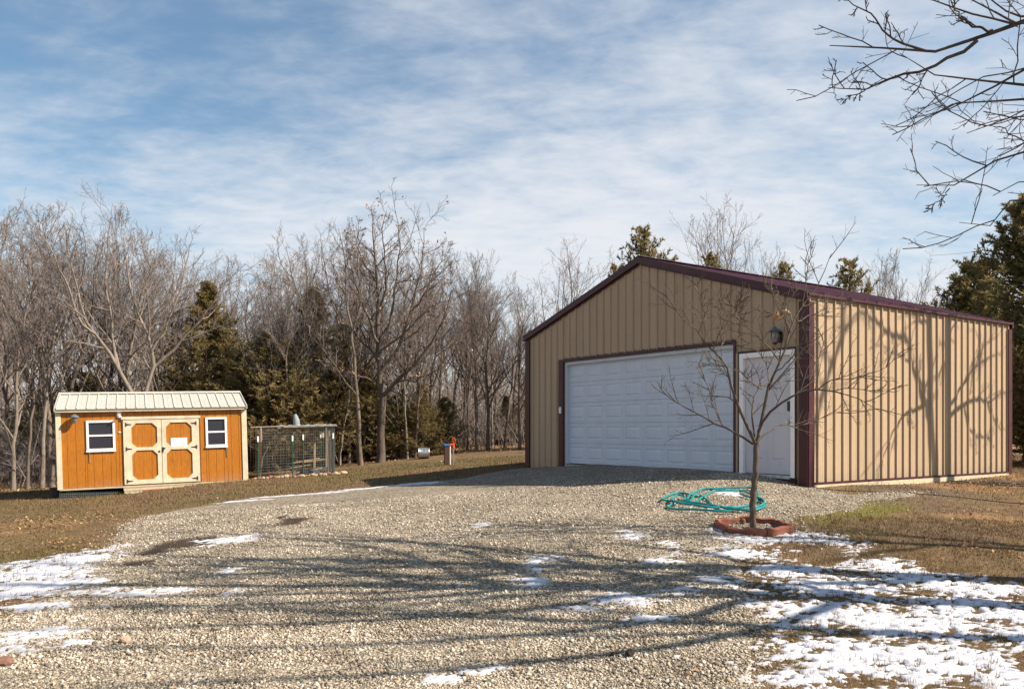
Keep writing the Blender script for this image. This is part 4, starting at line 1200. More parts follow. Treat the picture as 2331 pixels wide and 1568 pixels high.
make_proto('g', h=9.0, r0=.10, seed=7, clear=.16, nl=24, spread=.62, lv=(6, 6, 3), up=.09, wander=.10, lang=(20, 46), rt=.0045, l2=.42)
def put_tree(key, px, Y, top, label, group=None, rz=0.0, wide=1.0, name='bare_tree', cat='tree'):
    X_ = (px-CX)/F*Y; zg = g1(X_, Y)
    h = CAMZ - (top-HY)/F*Y - zg
    mt, mc, ml, ph = PROTO[key]
    s = h/(ph*(1.26 if key == 'g' else 1.15))
    o = thing(name, label, cat, (X_, Y, zg), rz, group); o.scale = (s*wide, s*wide, s)
    link('trunk', mt, None, o); link('crown', mc, None, o)
    if ml: tag(link('dead_leaves', ml, None, o), kind='stuff')
    return o
def hero(name, label, base, trunk_pts, r0, r1, limbs, lv, seed, bark='bark', twig='twig', leaves=0, group=None, jit=.01, m_=16, extra=None, top_limb=True, **kw):
    """limbs: list of (points, r_start, r_end)"""
    rng = np.random.default_rng(seed)
    base = np.array(base, float)
    TP = resample(trunk_pts, m_, rng, jit)
    tt = np.linspace(0, 1, m_); TR = r0*(1-tt) + r1*tt; TR[0] *= 1.3
    lims = []
    for pts, ra, rb in limbs:
        P = resample(pts, 12, rng, jit); t = np.linspace(0, 1, 12)
        lims.append((P[None], (ra*(1-t)+rb*t)[None]))
    t = np.linspace(0, 1, 12); h0 = int(m_*.55)
    if top_limb: lims.append((resample(TP[h0:], 12)[None], (np.interp(t, np.linspace(0, 1, m_-h0), TR[h0:])*.9)[None]))
    P = np.concatenate([l[0] for l in lims]); R = np.concatenate([l[1] for l in lims])
    a, b, e = tree_parts((TP, TR), [(P, R)], base, lv, rng, **kw)
    if extra:
        P2 = np.stack([resample(p, 12, rng, jit) for p, _, _ in extra[0]]); t = np.linspace(0, 1, 12)
        R2 = np.stack([ra*(1-t)+rb*t for _, ra, rb in extra[0]])
        a2, b2, _ = tree_parts((TP, TR*.5), [(P2, R2)], base, extra[1], rng, **{**kw, 'l2': .34, 'ang': (18, 40)})
        a, b = joinVF([a, a2]), joinVF([b, b2])
    o = thing(name, label, 'tree', tuple(base), 0, group)
    link('trunk', mesh_np('trunk', *a, smooth=True), M[bark], o)
    link('crown', mesh_np('crown', *b, smooth=True), M[twig], o)
    if leaves:
        V, Ft, tn = leaf_cards(e[rng.choice(len(e), leaves)], rng, .065)
        tag(link('dead_leaves', mesh_np('dead_leaves', V, None, Ft, attrs={'tint': tn}), M['dead_leaf'], o), kind='stuff')
    return o
def A3(lst, Y0, Y1=None):
    """frame points at depths running from Y0 to Y1"""
    n = len(lst); Y1 = Y0 if Y1 is None else Y1
    return [at(p[0], p[1], Y0 + (Y1-Y0)*i/max(n-1, 1)) for i, p in enumerate(lst)]

# --- young tree in the ring of edging blocks
TY = float(TC[1])
def zc(l): return [(1476.3 + x*.2973, 543.9 + y*.2973) for x, y in l]
base = (TC[0], TC[1], g1(*TC))
tr = [np.array([base[0], base[1], base[2]-.1])] + A3([(1713,1180),(1717,1100),(1720,1040),(1723,1008)], TY)
L_ = []
for pts, y1, ra, rb in [
    ([(830,1562),(870,1380),(920,1120),(1000,940),(1060,780),(1100,640),(1180,520),(1300,350),(1400,110)], .35, .030, .004),
    ([(815,1560),(700,1320),(640,1130),(580,950),(460,820),(370,690),(240,590),(130,430)], -.45, .028, .004),
    ([(800,1570),(690,1490),(480,1400),(330,1310),(180,1230),(60,1090)], .5, .022, .004),
    ([(840,1480),(880,1390),(960,1290),(1130,1190),(1250,1150),(1420,1165),(1600,1220),(1790,1330)], -.5, .024, .003),
    ([(1300,1150),(1340,1120),(1400,1080),(1560,1070),(1750,1010),(1950,890)], -.7, .010, .003),
    ([(1400,1165),(1540,1140),(1700,1155),(1830,1160),(1930,1120)], -.3, .009, .003),
    ([(815,1530),(800,1300),(840,1150),(960,1100),(1050,1090)], .6, .016, .003),
    ([(830,1560),(950,1450),(1050,1420),(1130,1440),(1260,1390),(1560,1290)], .7, .012, .003),
    ([(580,1445),(500,1280),(450,1130),(380,960)], .2, .011, .003),
    ([(1100,640),(1060,540),(1000,460),(860,310)], .8, .012, .003),
    ([(1000,930),(880,790),(760,680),(640,580),(480,490)], -.7, .013, .003),
    ([(690,700),(705,600),(640,520),(580,420)], -.8, .009, .003),
    ([(705,610),(700,540),(690,440)], -.8, .007, .003),
    ([(430,780),(430,600),(400,480),(370,310)], -.6, .008, .003),
    ([(560,900),(560,700),(555,480)], .3, .008, .003),
    ([(1140,630),(1230,590),(1380,560),(1510,480)], .4, .009, .003),
    ([(1090,650),(1000,590),(850,540)], .2, .008, .003),
    ([(1230,1080),(1320,860),(1340,790),(1290,680)], .5, .009, .003),
    ([(1180,520),(1210,300),(1240,80)], .2, .007, .003),
    ([(930,1110),(900,960),(820,840),(700,760)], .6, .010, .003),
    ([(960,1020),(1050,960),(1150,830),(1210,700)], -.4, .010, .003),
    ([(640,1130),(560,1000),(430,920)], .5, .009, .003),
    ([(870,1150),(760,1080),(690,1000)], -.4, .008, .003)]:
    L_.append((A3(zc(pts), TY, TY+y1), ra, rb))
yt = hero('young_fruit_tree', 'small bare tree in a ring of red edging blocks before the garage', base, tr, .042, .032, [(a, b*.72, c*.8) for a, b, c in L_], (9, 4, 2), 21,
     bark='bark_young', twig='bark_young', jit=.008, top_limb=False, up=.05, rt=.0018, l2=.36, l3=.38, l4=.4, ang=(28, 60), wander=.10)
q = A3(zc([(1005, 572)]), TY)[0]
V, Ft, tn = leaf_cards(np.repeat((q-np.array(base))[None], 7, 0), np.random.default_rng(3), .055, .03)
link('curled_leaf', mesh_np('curled_leaf', V, None, Ft, attrs={'tint': tn}), M['dead_leaf'], yt)

# --- tree beyond the right edge whose limbs hang into the upper right corner
def sun_line(px, py, X_):
    c = pix(px, py); k = (X_-c[0])/SUN.x
    return np.array([X_, c[1] + SUN.y*k])
ta = sun_line(2325, 1393, 7.5)
tb_ = (ta[0], ta[1], g1(*ta))
def zo(l): return [(1826 + x*.3469, y*.3469) for x, y in l]
ht = 11.0
tr = [np.array([ta[0], ta[1], tb_[2]-.2]), np.array([ta[0]+.05, ta[1], 1.2]), np.array([ta[0], ta[1]+.1, 3.0]), np.array([ta[0]-.2, ta[1]+.2, 5.5]), np.array([ta[0]-.3, ta[1]+.1, 8.0]), np.array([ta[0]-.2, ta[1], 10.4])]
def tr_at(z):
    zz_ = [p[2] for p in tr]; return np.array([np.interp(z, zz_, [p[0] for p in tr]), np.interp(z, zz_, [p[1] for p in tr]), z])
L_ = []
for pts, Ya, Yb, za, ra, rb in [
    ([(1456,90),(1300,180),(1150,260),(980,300),(820,340),(650,310),(540,310),(300,330),(180,300)], 7.2, 7.8, 3.4, .05, .004),
    ([(820,338),(650,290),(530,190),(450,90),(300,0)], 7.5, 7.4, None, .012, .004),
    ([(1150,265),(1000,370),(800,460),(600,520),(480,560),(350,590),(170,575)], 7.3, 8.2, None, .017, .003),
    ([(480,560),(380,600),(250,670)], 8.0, 8.2, None, .007, .003),
    ([(1456,550),(1250,520),(1080,510),(950,505),(790,480),(640,350)], 8.2, 8.4, 3.0, .04, .003),
    ([(1456,430),(1300,530),(1150,630),(980,710),(800,780),(740,775)], 8.0, 8.8, 3.1, .04, .003),
    ([(1456,640),(1300,670),(1150,670),(1050,670),(900,740),(740,820)], 7.6, 8.4, 2.9, .035, .003),
    ([(1456,740),(1350,790),(1200,850),(1080,875)], 7.0, 7.4, 2.7, .03, .003),
    ([(1456,965),(1300,1040),(1190,1110),(1050,1190),(940,1240),(820,1225),(750,1215)], 7.4, 8.2, 2.4, .03, .003),
    ([(970,1235),(880,1330),(820,1385)], 8.1, 8.2, None, .006, .003),
    ([(1456,1300),(1380,1400),(1240,1480),(1110,1465),(1030,1460)], 7.9, 8.6, 2.2, .028, .003),
    ([(1456,1180),(1380,1220),(1250,1285)], 7.3, 7.4, 2.3, .02, .003),
    ([(1456,150),(1380,130),(1250,60),(1150,0),(1000,-60)], 6.9, 7.3, 3.6, .04, .004),
    ([(1250,200),(1140,185),(1050,120),(980,20),(940,-60)], 7.3, 7.2, None, .012, .004)]:
    p3 = A3(zo(pts), Ya, Yb)
    if za is not None:
        a0 = tr_at(za); p3 = [a0, a0*.45 + p3[0]*.55 + np.array([0, 0, .10])] + p3
    L_.append((p3, ra, rb))
rg = np.random.default_rng(77)
SH_ = []
for k in range(14):                                      # long rising limbs of its crown
    z0 = 3.3 + .24*k + rg.uniform(-.2, .2); dy = -2.7 + 6.2*((k*5) % 14)/13 + rg.uniform(-.2, .2); dx = rg.uniform(-.9, .7); up_ = rg.uniform(3.4, 5.4)
    p0 = tr_at(z0)
    SH_.append(([p0, p0+np.array([dx*.35, dy*.45, up_*.22]), p0+np.array([dx*.7, dy*.8, up_*.58]), p0+np.array([dx, dy*1.05, up_])], .068-.0015*k, .018))
hero('overhanging_tree', 'bare tree beyond the right edge whose branches hang into the upper right corner', tb_, tr, .17, .03, L_, (7, 4, 2), 31,
     bark='bark_dark', twig='twig_dark', jit=.012, up=.02, rt=.0036, l2=.25, l3=.42, ang=(30, 65), extra=(SH_, (3, 2, 0)))

# --- further trees off the right edge; their shadows streak the drive
def shade_tree(px, py, X_, h, r0, seed, label, **kw):
    c = sun_line(px, py, X_)
    a, b, e = proc_tree(h=h, r0=r0, seed=seed, rt=.0045, **kw)
    o = thing('roadside_tree', label, 'tree', (c[0], c[1], g1(*c)), 0, 'trees beyond the right edge')
    link('trunk', mesh_np('trunk', *a, smooth=True), M['bark_dark'], o); link('crown', mesh_np('crown', *b, smooth=True), M['twig_dark'], o)
    return o
shade_tree(2325, 1322, 9.6, 11.5, .21, 41, 'thick bare tree off the right edge whose trunk shadow crosses the snowy lawn', clear=.34, nl=9, spread=.46, lv=(4, 2, 0), up=.07, lang=(20, 42))
shade_tree(2325, 1470, 9.2, 10.0, .12, 43, 'slim bare tree off the right edge shading the lower right snow', clear=.5, nl=6, spread=.30, lv=(4, 2, 0), up=.1)
shade_tree(2325, 1262, 12.5, 10.5, .15, 44, 'bare tree off the right edge whose shadow falls toward the edging ring', clear=.45, nl=7, spread=.34, lv=(4, 2, 0), up=.09, lang=(20, 42))

# --- the forked tree whose shadow lies on the sunny garage wall
def zw(x, y): return 1787 + x*.3469, 582.8 + y*.3469
sd3 = np.array([gy[0], gy[1]]); cr = gpt(GW, 0)
def wall_to_tree(x, y, d):
    px, py = zw(x, y); k = (px-CX)/F
    u = (k*cr[1]-cr[0]) / (sd3[0]-k*sd3[1])
    w = cr + sd3*u; z = CAMZ - (py-HY)/F*w[1]
    s = d/math.cos(SUN_EL)
    return np.array([w[0]+SUN.x*s, w[1]+SUN.y*s, z+SUN.z*s])
def W3(l, d0, d1): return [wall_to_tree(x, y, d0+(d1-d0)*i/max(len(l)-1, 1)) for i, (x, y) in enumerate(l)]
def shadow_tree(trunk, d, limbs, seed, r0, label):
    t3 = W3(trunk, d, d)
    b = np.array([t3[0][0], t3[0][1], g1(t3[0][0], t3[0][1])])
    t3 = [b-np.array([0, 0, .2]), b*.5+t3[0]*.5] + t3
    up_ = t3[-1]; t3.append(up_ + np.array([-.1, .1, 2.6]))
    L_ = [(W3(l, d, d+dd), ra, .008) for l, dd, ra in limbs]
    hero('roadside_tree', label, b, t3, r0, .05, L_, (5, 3, 0), seed, bark='bark_dark', twig='twig_dark', jit=.01, up=.02, rt=.006, l2=.30, group='trees beyond the right edge')
shadow_tree([(970,1470),(963,1250),(955,1000),(950,700),(945,380)], 3.7, [
    ([(950,1075),(920,980),(880,880),(840,730),(800,560),(770,370)], .8, .060),
    ([(800,560),(690,510),(590,430),(520,370),(440,400),(370,520)], 1.2, .045),
    ([(905,985),(850,1020),(780,1050),(720,1130),(680,1220),(640,1330),(600,1410)], -.9, .035),
    ([(955,1010),(920,930),(900,850),(880,760),(890,640)], -.7, .03),
    ([(830,700),(720,640),(640,590),(560,600)], .9, .02)], 51, .115,
    'bare tree off the right edge casting the left trunk shadow on the sunny garage wall')
shadow_tree([(1065,1450),(1063,1200),(1062,1000),(1060,700),(1055,390)], 4.2, [
    ([(1075,985),(1150,870),(1240,740),(1350,660),(1430,650)], .7, .045),
    ([(1078,1055),(1170,980),(1260,940),(1330,970),(1390,910),(1450,890)], -.8, .048),
    ([(1175,985),(1200,1120),(1260,1190),(1330,1200),(1370,1260)], -1.0, .026),
    ([(1330,970),(1360,1050),(1400,1130),(1440,1140)], -1.2, .022),
    ([(1250,725),(1300,600),(1400,520)], .9, .022), ([(1280,690),(1290,600),(1240,480)], .5, .016),
    ([(1060,700),(1075,540),(1130,400)], .4, .05), ([(1060,620),(1020,760),(990,930)], -.6, .026)], 53, .135,
    'bare tree off the right edge casting the right trunk shadow on the sunny garage wall')
shadow_tree([(160,1430),(175,1200),(230,980),(300,700),(370,520)], 8.5, [
    ([(300,700),(250,640),(200,560),(190,420)], .5, .03), ([(370,520),(450,430),(520,330)], .5, .04), ([(250,900),(330,860),(420,840)], -.5, .014)], 57, .07,
    'leaning bare tree off the right edge shading the garage wall next to its corner')

# --- forked pale tree behind the shed
hb = at(318, 1090, 27.0); hb[2] = g1(hb[0], hb[1])
tr = [hb-np.array([0,0,.2])] + A3([(320,1000),(322,930)], 27)
L_ = [(A3([(322,960),(305,900),(265,830),(215,760),(180,690),(160,600),(150,520)], 27, 26.5), .085, .01),
      (A3([(215,760),(180,730),(150,640),(110,560),(60,480)], 26.7, 26.2), .045, .008),
      (A3([(322,950),(335,880),(352,830),(345,780),(310,700),(290,620),(280,540)], 27, 27.6), .08, .01),
      (A3([(352,835),(400,790),(470,710),(520,640),(560,600)], 27.2, 27.8), .06, .008),
      (A3([(345,800),(380,740),(410,660),(430,580),(440,540)], 27.2, 28.2), .045, .008),
      (A3([(265,835),(255,740),(240,640),(250,520),(255,470)], 26.9, 27.5), .05, .008)]
hero('forked_tree', 'pale forked bare tree spreading its limbs above the shed roof', hb, tr, .14, .11, L_, (8, 7, 3), 61, bark='bark_pale', twig='twig', jit=.03, rt=.0045, l2=.34)
# --- the oak
ob = at(866, 1050, 29.0); ob[2] = g1(ob[0], ob[1])
tr = [ob-np.array([0,0,.2])] + A3([(866,980),(867,900),(866,850),(860,780),(858,700),(856,620),(852,540),(850,490)], 29, 29.2)
L_ = [(A3([(867,905),(900,870),(960,810),(1010,730),(1030,650)], 29, 28.2), .075, .008), (A3([(866,850),(905,790),(940,700),(960,600),(965,520)], 29, 29.8), .07, .008),
      (A3([(862,800),(890,720),(905,620),(910,540),(900,480)], 29, 29.6), .06, .008), (A3([(860,780),(830,700),(800,620),(790,560)], 29, 28.6), .06, .008),
      (A3([(858,720),(880,640),(870,540),(880,480)], 29.1, 28.4), .05, .008), (A3([(863,820),(820,770),(780,720),(740,660)], 29, 29.8), .05, .008),
      (A3([(930,720),(970,660),(1005,600),(1020,560)], 29.5, 30), .04, .007), (A3([(866,880),(830,860),(790,850),(750,830)], 29, 28.4), .035, .006),
      (A3([(900,870),(960,860),(1010,830),(1040,790)], 28.8, 28), .035, .006), (A3([(856,640),(820,580),(815,510)], 29.1, 29.5), .04, .007),
      (A3([(880,890),(930,900),(980,880)], 28.9, 28.3), .03, .006), (A3([(862,800),(910,770),(980,700),(1040,680)], 29, 28.5), .04, .007)]
hero('oak_tree', 'round crowned bare oak with a straight trunk at the wood edge', ob, tr, .155, .010, L_, (9, 8, 4), 63, bark='bark_dark', twig='twig_dark', leaves=420, jit=.03, rt=.0045, l2=.30, up=.04)
# --- slim trunks left of the oak
def slim(px, base_py, Y, pts, r0, limbs, seed, label, bark='bark'):
    b = at(px, base_py, Y); b[2] = g1(b[0], b[1])
    hero('slender_tree', label, b, [b-np.array([0,0,.2])]+A3(pts, Y), r0, .007, [(A3(l, Y, Y+dd), ra, .006) for l, dd, ra in limbs], (7, 6, 3), seed, bark=bark, jit=.02, rt=.0042, l2=.36, up=.08)
slim(822, 1055, 28.5, [(818,980),(812,900),(808,830),(800,760),(790,680),(785,600),(770,520)], .09, [
    ([(812,900),(780,860),(740,800),(700,760)], -.5, .03), ([(803,780),(760,700),(740,620),(730,540)], .6, .035), ([(800,760),(820,690),(815,600),(810,540)], -.5, .03),
    ([(790,680),(760,620),(750,560)], .5, .025), ([(787,620),(800,560),(805,510)], .3, .02)], 65, 'slim curved bare tree just left of the oak', 'bark')
slim(741, 1000, 30.5, [(741,930),(738,860),(728,780),(700,720),(670,640),(650,560)], .10, [
    ([(738,860),(755,800),(765,730),(770,650)], .5, .04), ([(728,790),(690,760),(640,750)], -.5, .025), ([(700,720),(700,640),(690,560)], .5, .035), ([(735,830),(690,810),(650,830)], -.8, .02), ([(670,640),(640,600),(630,540)], .3, .02)], 67,
    'bare tree rising behind the right end of the wire pen')
slim(770, 1048, 29.5, [(780,980),(795,910),(800,860),(805,780)], .07, [([(795,910),(770,850),(750,800)], .4, .025), ([(800,860),(830,800),(840,740)], .4, .025)], 69, 'short leaning bare tree between the pen and the oak', 'bark_pale')
slim(928, 1043, 29.8, [(925,980),(922,920),(918,850),(915,760)], .045, [([(922,920),(940,860),(950,800)], .3, .015), ([(920,880),(895,830),(880,780)], .3, .015)], 71, 'thin pale sapling right of the oak and left of the metal drum', 'bark_pale')

# --- the wood: trees one can tell apart
rg = random.Random(23)
env = [(-200,520),(0,490),(120,462),(250,480),(330,530),(450,555),(560,610),(640,580),(720,545),(800,540),(880,520),(980,540),(1050,575),(1130,625),(1195,655)]
def envelope(px): return np.interp(px, [e[0] for e in env], [e[1] for e in env])
keys = 'abcdef'
MARKS = [(-20, 'beyond the left picture edge'), (40, 'at the left picture edge'), (95, 'over the gap left of the shed'), (150, 'over the left end of the shed'), (225, 'over the left shed window'), (300, 'over the left shed door'),
         (375, 'over the right shed door'), (440, 'left of the pointed cedar'), (505, 'over the right shed window'), (570, 'over the right end of the shed'), (640, 'over the left half of the pen'), (710, 'over the tall cedar'), (775, 'over the right end of the pen'),
         (835, 'left of the oak crown'), (900, 'behind the oak crown'), (960, 'over the metal drum'), (1020, 'over the blue capped post'), (1080, 'between hydrant and garage'), (1140, 'near the garage corner'), (9999, 'against the garage wall')]
LOOK = {'a': 'grey', 'b': 'pale upright', 'c': 'pale leaning', 'd': 'dark broad', 'e': 'thin leaning', 'f': 'dark leaf-flecked'}
USED = set()
def wood_label(ky, p, Y_, top):
    where = next(w for x, w in MARKS if p < x)
    row = 'front' if Y_ < 31 else 'middle' if Y_ < 36.5 else 'back'
    for extra in ('', 'taller ', 'shorter ', 'slimmer ', 'fuller '):
        lb = f'{extra}{LOOK[ky]} bare tree, {row} row, {where}'
        if lb not in USED: USED.add(lb); return lb
    return lb
n = 0
for px in np.arange(-110, 1200, 23):
    p = px + rg.uniform(-10, 10); Y_ = rg.choice([28.5, 30, 31.5, 33, 35, 37, 40, 43]) + rg.uniform(-.6, .6)
    if Y_ < 35.5 and 540 < p < 1060 and rg.random() < .72: Y_ = 35.5 + rg.uniform(0, 5)
    top = envelope(p) + abs(rg.gauss(0, 38)) + (8 if Y_ < 36 else 0)
    ky = rg.choice(keys)
    zone = wood_label(ky, p, Y_, top)
    put_tree(ky, p, Y_, top, zone, 'trees of the wood behind the lawn', rg.uniform(0, 6.28), rg.uniform(.95, 1.3))
for p, Y_, top, k, w, lb in ((30,26.6,560,'c',1.0,'slender pale tree at the wood edge by the left picture edge'), (95,27.0,520,'b',1.0,'pale bare tree at the wood edge just left of the shed'), (62,26.8,600,'e',.9,'thin bare tree second from the left at the wood edge'),
                            (600,29.3,640,'e',1.1,'thin bare tree leaning before the broad cedar beside the shed'), (655,29.0,610,'c',.9,'pale leaning bare tree over the wire pen roof'), (690,29.6,590,'a',.9,'grey bare tree veiling the tall cedar'), (795,30.2,560,'b',.8,'pale upright bare tree close behind the slim curved one'), (945,30.0,640,'e',.9,'thin bare tree before the bushy cedar by the drum'),
                            (1085,33.5,590,'a',.8,'tall bare tree midway between the oak and the garage'), (1065,33,570,'d',.7,'dark bare tree standing right of the oak'), (1120,34,640,'b',.8,'pale thin bare tree behind the orange hydrant'),
                            (1165,35,660,'f',.8,'dark crooked bare tree just left of the garage corner'),
                            (1270,36,556,'g',1.15,'bare rounded tree showing over the garage\'s left roof slope'), (1655,38,446,'g',1.0,'tallest bare tree behind the garage right of the roof peak'),
                            (1735,40,560,'g',.9,'bare tree behind the garage fading out right of the tallest one'), (2045,36,572,'g',1.05,'bare tree with fanned limbs behind the right wall of the garage'), (2090,37,580,'e',1.0,'bare tree next to the big cedar behind the garage')):
    put_tree(k, p, Y_, top, lb, 'trees behind the garage' if p > 1200 else 'trees at the wood edge', rg.uniform(0, 6.28), w)

# --- cedars
def cedar_mesh(h, rad, seed, n=150, dens=1.0, shape=.75, open_=0.0, leafs=.075):
    rng = np.random.default_rng(seed)
    zt = np.linspace(-.2, h, 12)
    TP = np.stack([np.cumsum(rng.normal(size=12)*.02), np.cumsum(rng.normal(size=12)*.02), zt], 1); TR = .02*h*(1-np.linspace(0, 1, 12))**.9+.01
    t = np.sort(rng.uniform(.03, .985, n))
    prof = np.minimum((1-t)**shape, .55+.9*t)*rad*1.05
    lump = .75 + .5*vnoise(t*6, np.zeros(n), seed)
    L = prof*lump*rng.uniform(.7, 1.2, n)+.10
    a = rng.uniform(0, 2*np.pi, n)
    p0 = np.stack([np.interp(t*h, zt, TP[:, 0]), np.interp(t*h, zt, TP[:, 1]), t*h], 1)
    el = .15+.75*t+rng.normal(size=n)*.1
    d = np.stack([np.cos(a)*np.cos(el), np.sin(a)*np.cos(el), np.sin(el)], 1)
    m_ = 6; s = np.linspace(0, 1, m_)
    P = p0[:, None] + d[:, None]*(L[:, None]*s)[..., None]
    P[..., 2] += (L*.10)[:, None]*s**2*2 - (L*.12)[:, None]*np.sin(np.pi*s)
    R = (.012*h*(1-t)*.6+.008)[:, None]*(1-.85*s)
    # second order sprays
    B, BR = grow(P, R, 9, .18, 1.0, .34, (25, 65), 3, .18, .05, .6, .003, rng, tfall=.45, rmin=.004)
    wood = joinVF([tubes(TP[None], TR[None], 8), tubes(P, R, 4)])
    # foliage: short scale-leaf shoots clustered round the sprays
    k = int(26*dens)
    tt = rng.uniform(.08, 1.05, (len(B), k)); i0 = np.minimum((tt*3).astype(int), 2); fr = (tt*3-i0)[..., None]
    rows = np.arange(len(B))[:, None]
    c = (B[rows, i0]*(1-fr)+B[rows, i0+1]*fr).reshape(-1, 3)
    T = unit(B[rows, i0+1]-B[rows, i0]).reshape(-1, 3)
    N_ = len(c)
    dirv = unit(T*.7 + rng.normal(size=(N_, 3))*.55 + np.array([0, 0, .18]))
    sd_ = unit(np.cross(dirv, rng.normal(size=(N_, 3))))
    ln = leafs*rng.uniform(.6, 1.5, (N_, 1)); wd = ln*rng.uniform(.22, .38, (N_, 1))
    V = np.stack([c-sd_*wd*.5, c+sd_*wd*.5, c+dirv*ln+sd_*wd*.25, c+dirv*ln*1.15-sd_*wd*.2], 1).reshape(-1, 3)
    Fq = np.arange(N_*4).reshape(-1, 4)
    br = np.repeat(np.repeat(rng.uniform(0, 1, n), 9), k)
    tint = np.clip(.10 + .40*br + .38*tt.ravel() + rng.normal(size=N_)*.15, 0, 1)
    return wood, (V, Fq, np.repeat(tint, 4))
CED = {}
def make_cedar(key, mat='cedar', **kw):
    w, f = cedar_mesh(**kw)
    a = mesh_np('trunk', *w, smooth=True); a.materials.append(M['cedar_bark'])
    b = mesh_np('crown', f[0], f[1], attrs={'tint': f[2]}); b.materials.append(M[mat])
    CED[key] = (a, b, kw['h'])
make_cedar('a', h=6.0, rad=2.1, seed=101, n=200, shape=1.0)
make_cedar('b', h=5.0, rad=2.3, seed=102, n=180, shape=.75)
make_cedar('c', h=6.5, rad=1.25, seed=103, n=120, shape=.8, dens=.9)
make_cedar('e', h=7.0, rad=2.2, seed=109, n=95, shape=.62, dens=.8, leafs=.085)
make_cedar('d', mat='cedar_green', h=7.5, rad=2.9, seed=104, n=260, shape=.7, dens=1.25, leafs=.085)
def put_cedar(key, px, Y, top, label, rz, wide=1.0, group='cedars of the wood'):
    X_ = (px-CX)/F*Y; zg = g1(X_, Y); h = CAMZ-(top-HY)/F*Y-zg
    a, b, ph = CED[key]; s = h/(ph*1.02)
    o = thing('cedar_tree', label, 'tree', (X_, Y, zg), rz, group); o.scale = (s*wide, s*wide, s)
    link('trunk', a, None, o); link('crown', b, None, o)
for k, (key, px, Y_, top, w, lb) in enumerate([
    ('a',472,31.5,640,1.05,'pointed cedar standing tallest behind the right half of the shed'), ('a',705,32,655,1.15,'tall olive cedar behind the wire pen'), ('b',625,30.6,760,1.2,'broad dark cedar right of the shed roof'),
    ('b',570,32,840,1.2,'low dark cedar touching the right end of the shed roof'), ('a',665,30.4,800,1.1,'olive cedar directly above the wire pen'), ('a',775,32.5,735,1.1,'olive cedar behind the slim tree left of the oak'),
    ('b',835,32,860,1.1,'low olive cedar behind the oak trunk'), ('b',905,31.6,900,.95,'low cedar just right of the oak trunk'), ('a',962,31.5,870,1.1,'bushy cedar behind the metal drum'), ('b',1010,32.5,905,1.0,'low cedar behind the blue capped post'),
    ('a',1150,37,900,1.1,'small cedar glimpsed between trunks near the garage'), ('b',1195,38,910,1.2,'small cedar beside the garage\'s left wall'), ('b',200,33,850,1.3,'dull cedar in the wood behind the left end of the shed'),
    ('a',265,34,870,1.2,'dull cedar in the wood behind the shed window'), ('b',100,35,880,1.3,'dull cedar deep in the wood at far left'), ('b',400,33,850,1.2,'dull cedar in the wood behind the shed doors'), ('b',540,31.5,800,1.0,'cedar between the pointed one and the wire pen'),
    ('e',1468,30,520,.62,'ragged topped cedar rising behind the garage roof peak'), ('e',1400,31,605,.5,'cedar shoulder left of the garage roof peak'), ('e',1612,35,580,.6,'small pointed cedar tip behind the garage roof'), ('e',1530,31,585,.5,'cedar shoulder right of the garage roof peak'),
    ('e',1790,27,600,.55,'wind bent cedar tip over the right roof slope'), ('e',1935,28,592,.65,'narrow cedar behind the eave of the sunny wall'),
    ('d',2345,22.5,455,1.05,'large green cedar towering at the right edge behind the garage'), ('d',2215,25,600,.95,'broad green cedar next to the garage\'s right eave'), ('d',2440,20.5,560,.8,'green cedar cut by the right edge')]):
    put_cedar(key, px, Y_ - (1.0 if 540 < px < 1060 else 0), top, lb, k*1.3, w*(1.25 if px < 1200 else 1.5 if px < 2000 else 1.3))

# --- uncountable growth
rng = np.random.default_rng(5)
Vs = []
for k in range(120):
    px = rng.uniform(-500, 2900); Y_ = rng.uniform(45, 72); X_ = (px-CX)/F*Y_
    top = (envelope(px)+95 if px < 1200 else 740) + rng.uniform(0, 90)
    h = CAMZ-(top-HY)/F*Y_ - g1(X_, Y_)
    n_ = 10; z = np.linspace(0, h, n_)
    TP = np.stack([X_+np.cumsum(rng.normal(size=n_)*.07), Y_+np.cumsum(rng.normal(size=n_)*.07), g1(X_, Y_)+z], 1); TR = rng.uniform(.07, .14)*(1-z/h)**.8+.015
    P, R = grow(TP[None], TR[None], 13, .15, .97, .38, (28, 60), 5, .13, .08, .6, .008, rng, tfall=.5, rmin=.012)
    B, BR = grow(P, R, 8, .2, 1., .45, (30, 60), 3, .15, .06, .6, .006, rng, rmin=.009)
    C, CR = grow(B, BR, 6, .1, 1., .5, (25, 60), 1, .1, .06, .7, .005, rng, rmin=.007)
    Vs += [tubes(TP[None], TR[None], 5), tubes(P, R, 4), tubes(B, BR, 3), tubes(C, CR, 3)]
N_ = 4200
X_ = rng.uniform(-45, 40, N_); Y_ = rng.uniform(40, 66, N_); h = rng.uniform(1.2, 5.0, N_)
d = unit(np.stack([rng.normal(size=N_)*.2, rng.normal(size=N_)*.2, np.ones(N_)], 1)); p = np.stack([X_, Y_, gz(X_, Y_)-.05], 1); out = [p]
for s in range(4):
    d = unit(d+rng.normal(size=d.shape)*.1); p = p+d*(h/4)[:, None]; out.append(p)
P = np.stack(out, 1); R = (.012+.006*h)[:, None]*np.linspace(1, .35, 5)[None]
B, BR = grow(P, R, 9, .12, 1, .45, (25, 65), 2, .15, .04, .7, .007, rng, rmin=.011)
Vs += [tubes(P, R, 3), tubes(B, BR, 3)]
V, Fq = joinVF(Vs)
o = link('distant_woods', mesh_np('distant_woods', V, Fq, smooth=True), M['twig']); tag(o, 'grey brown mass of far woods behind the nearer trees', 'woods', kind='stuff')
N_ = 3800
X_ = rng.uniform(-24, 16, N_); Y_ = rng.uniform(26, 44, N_)
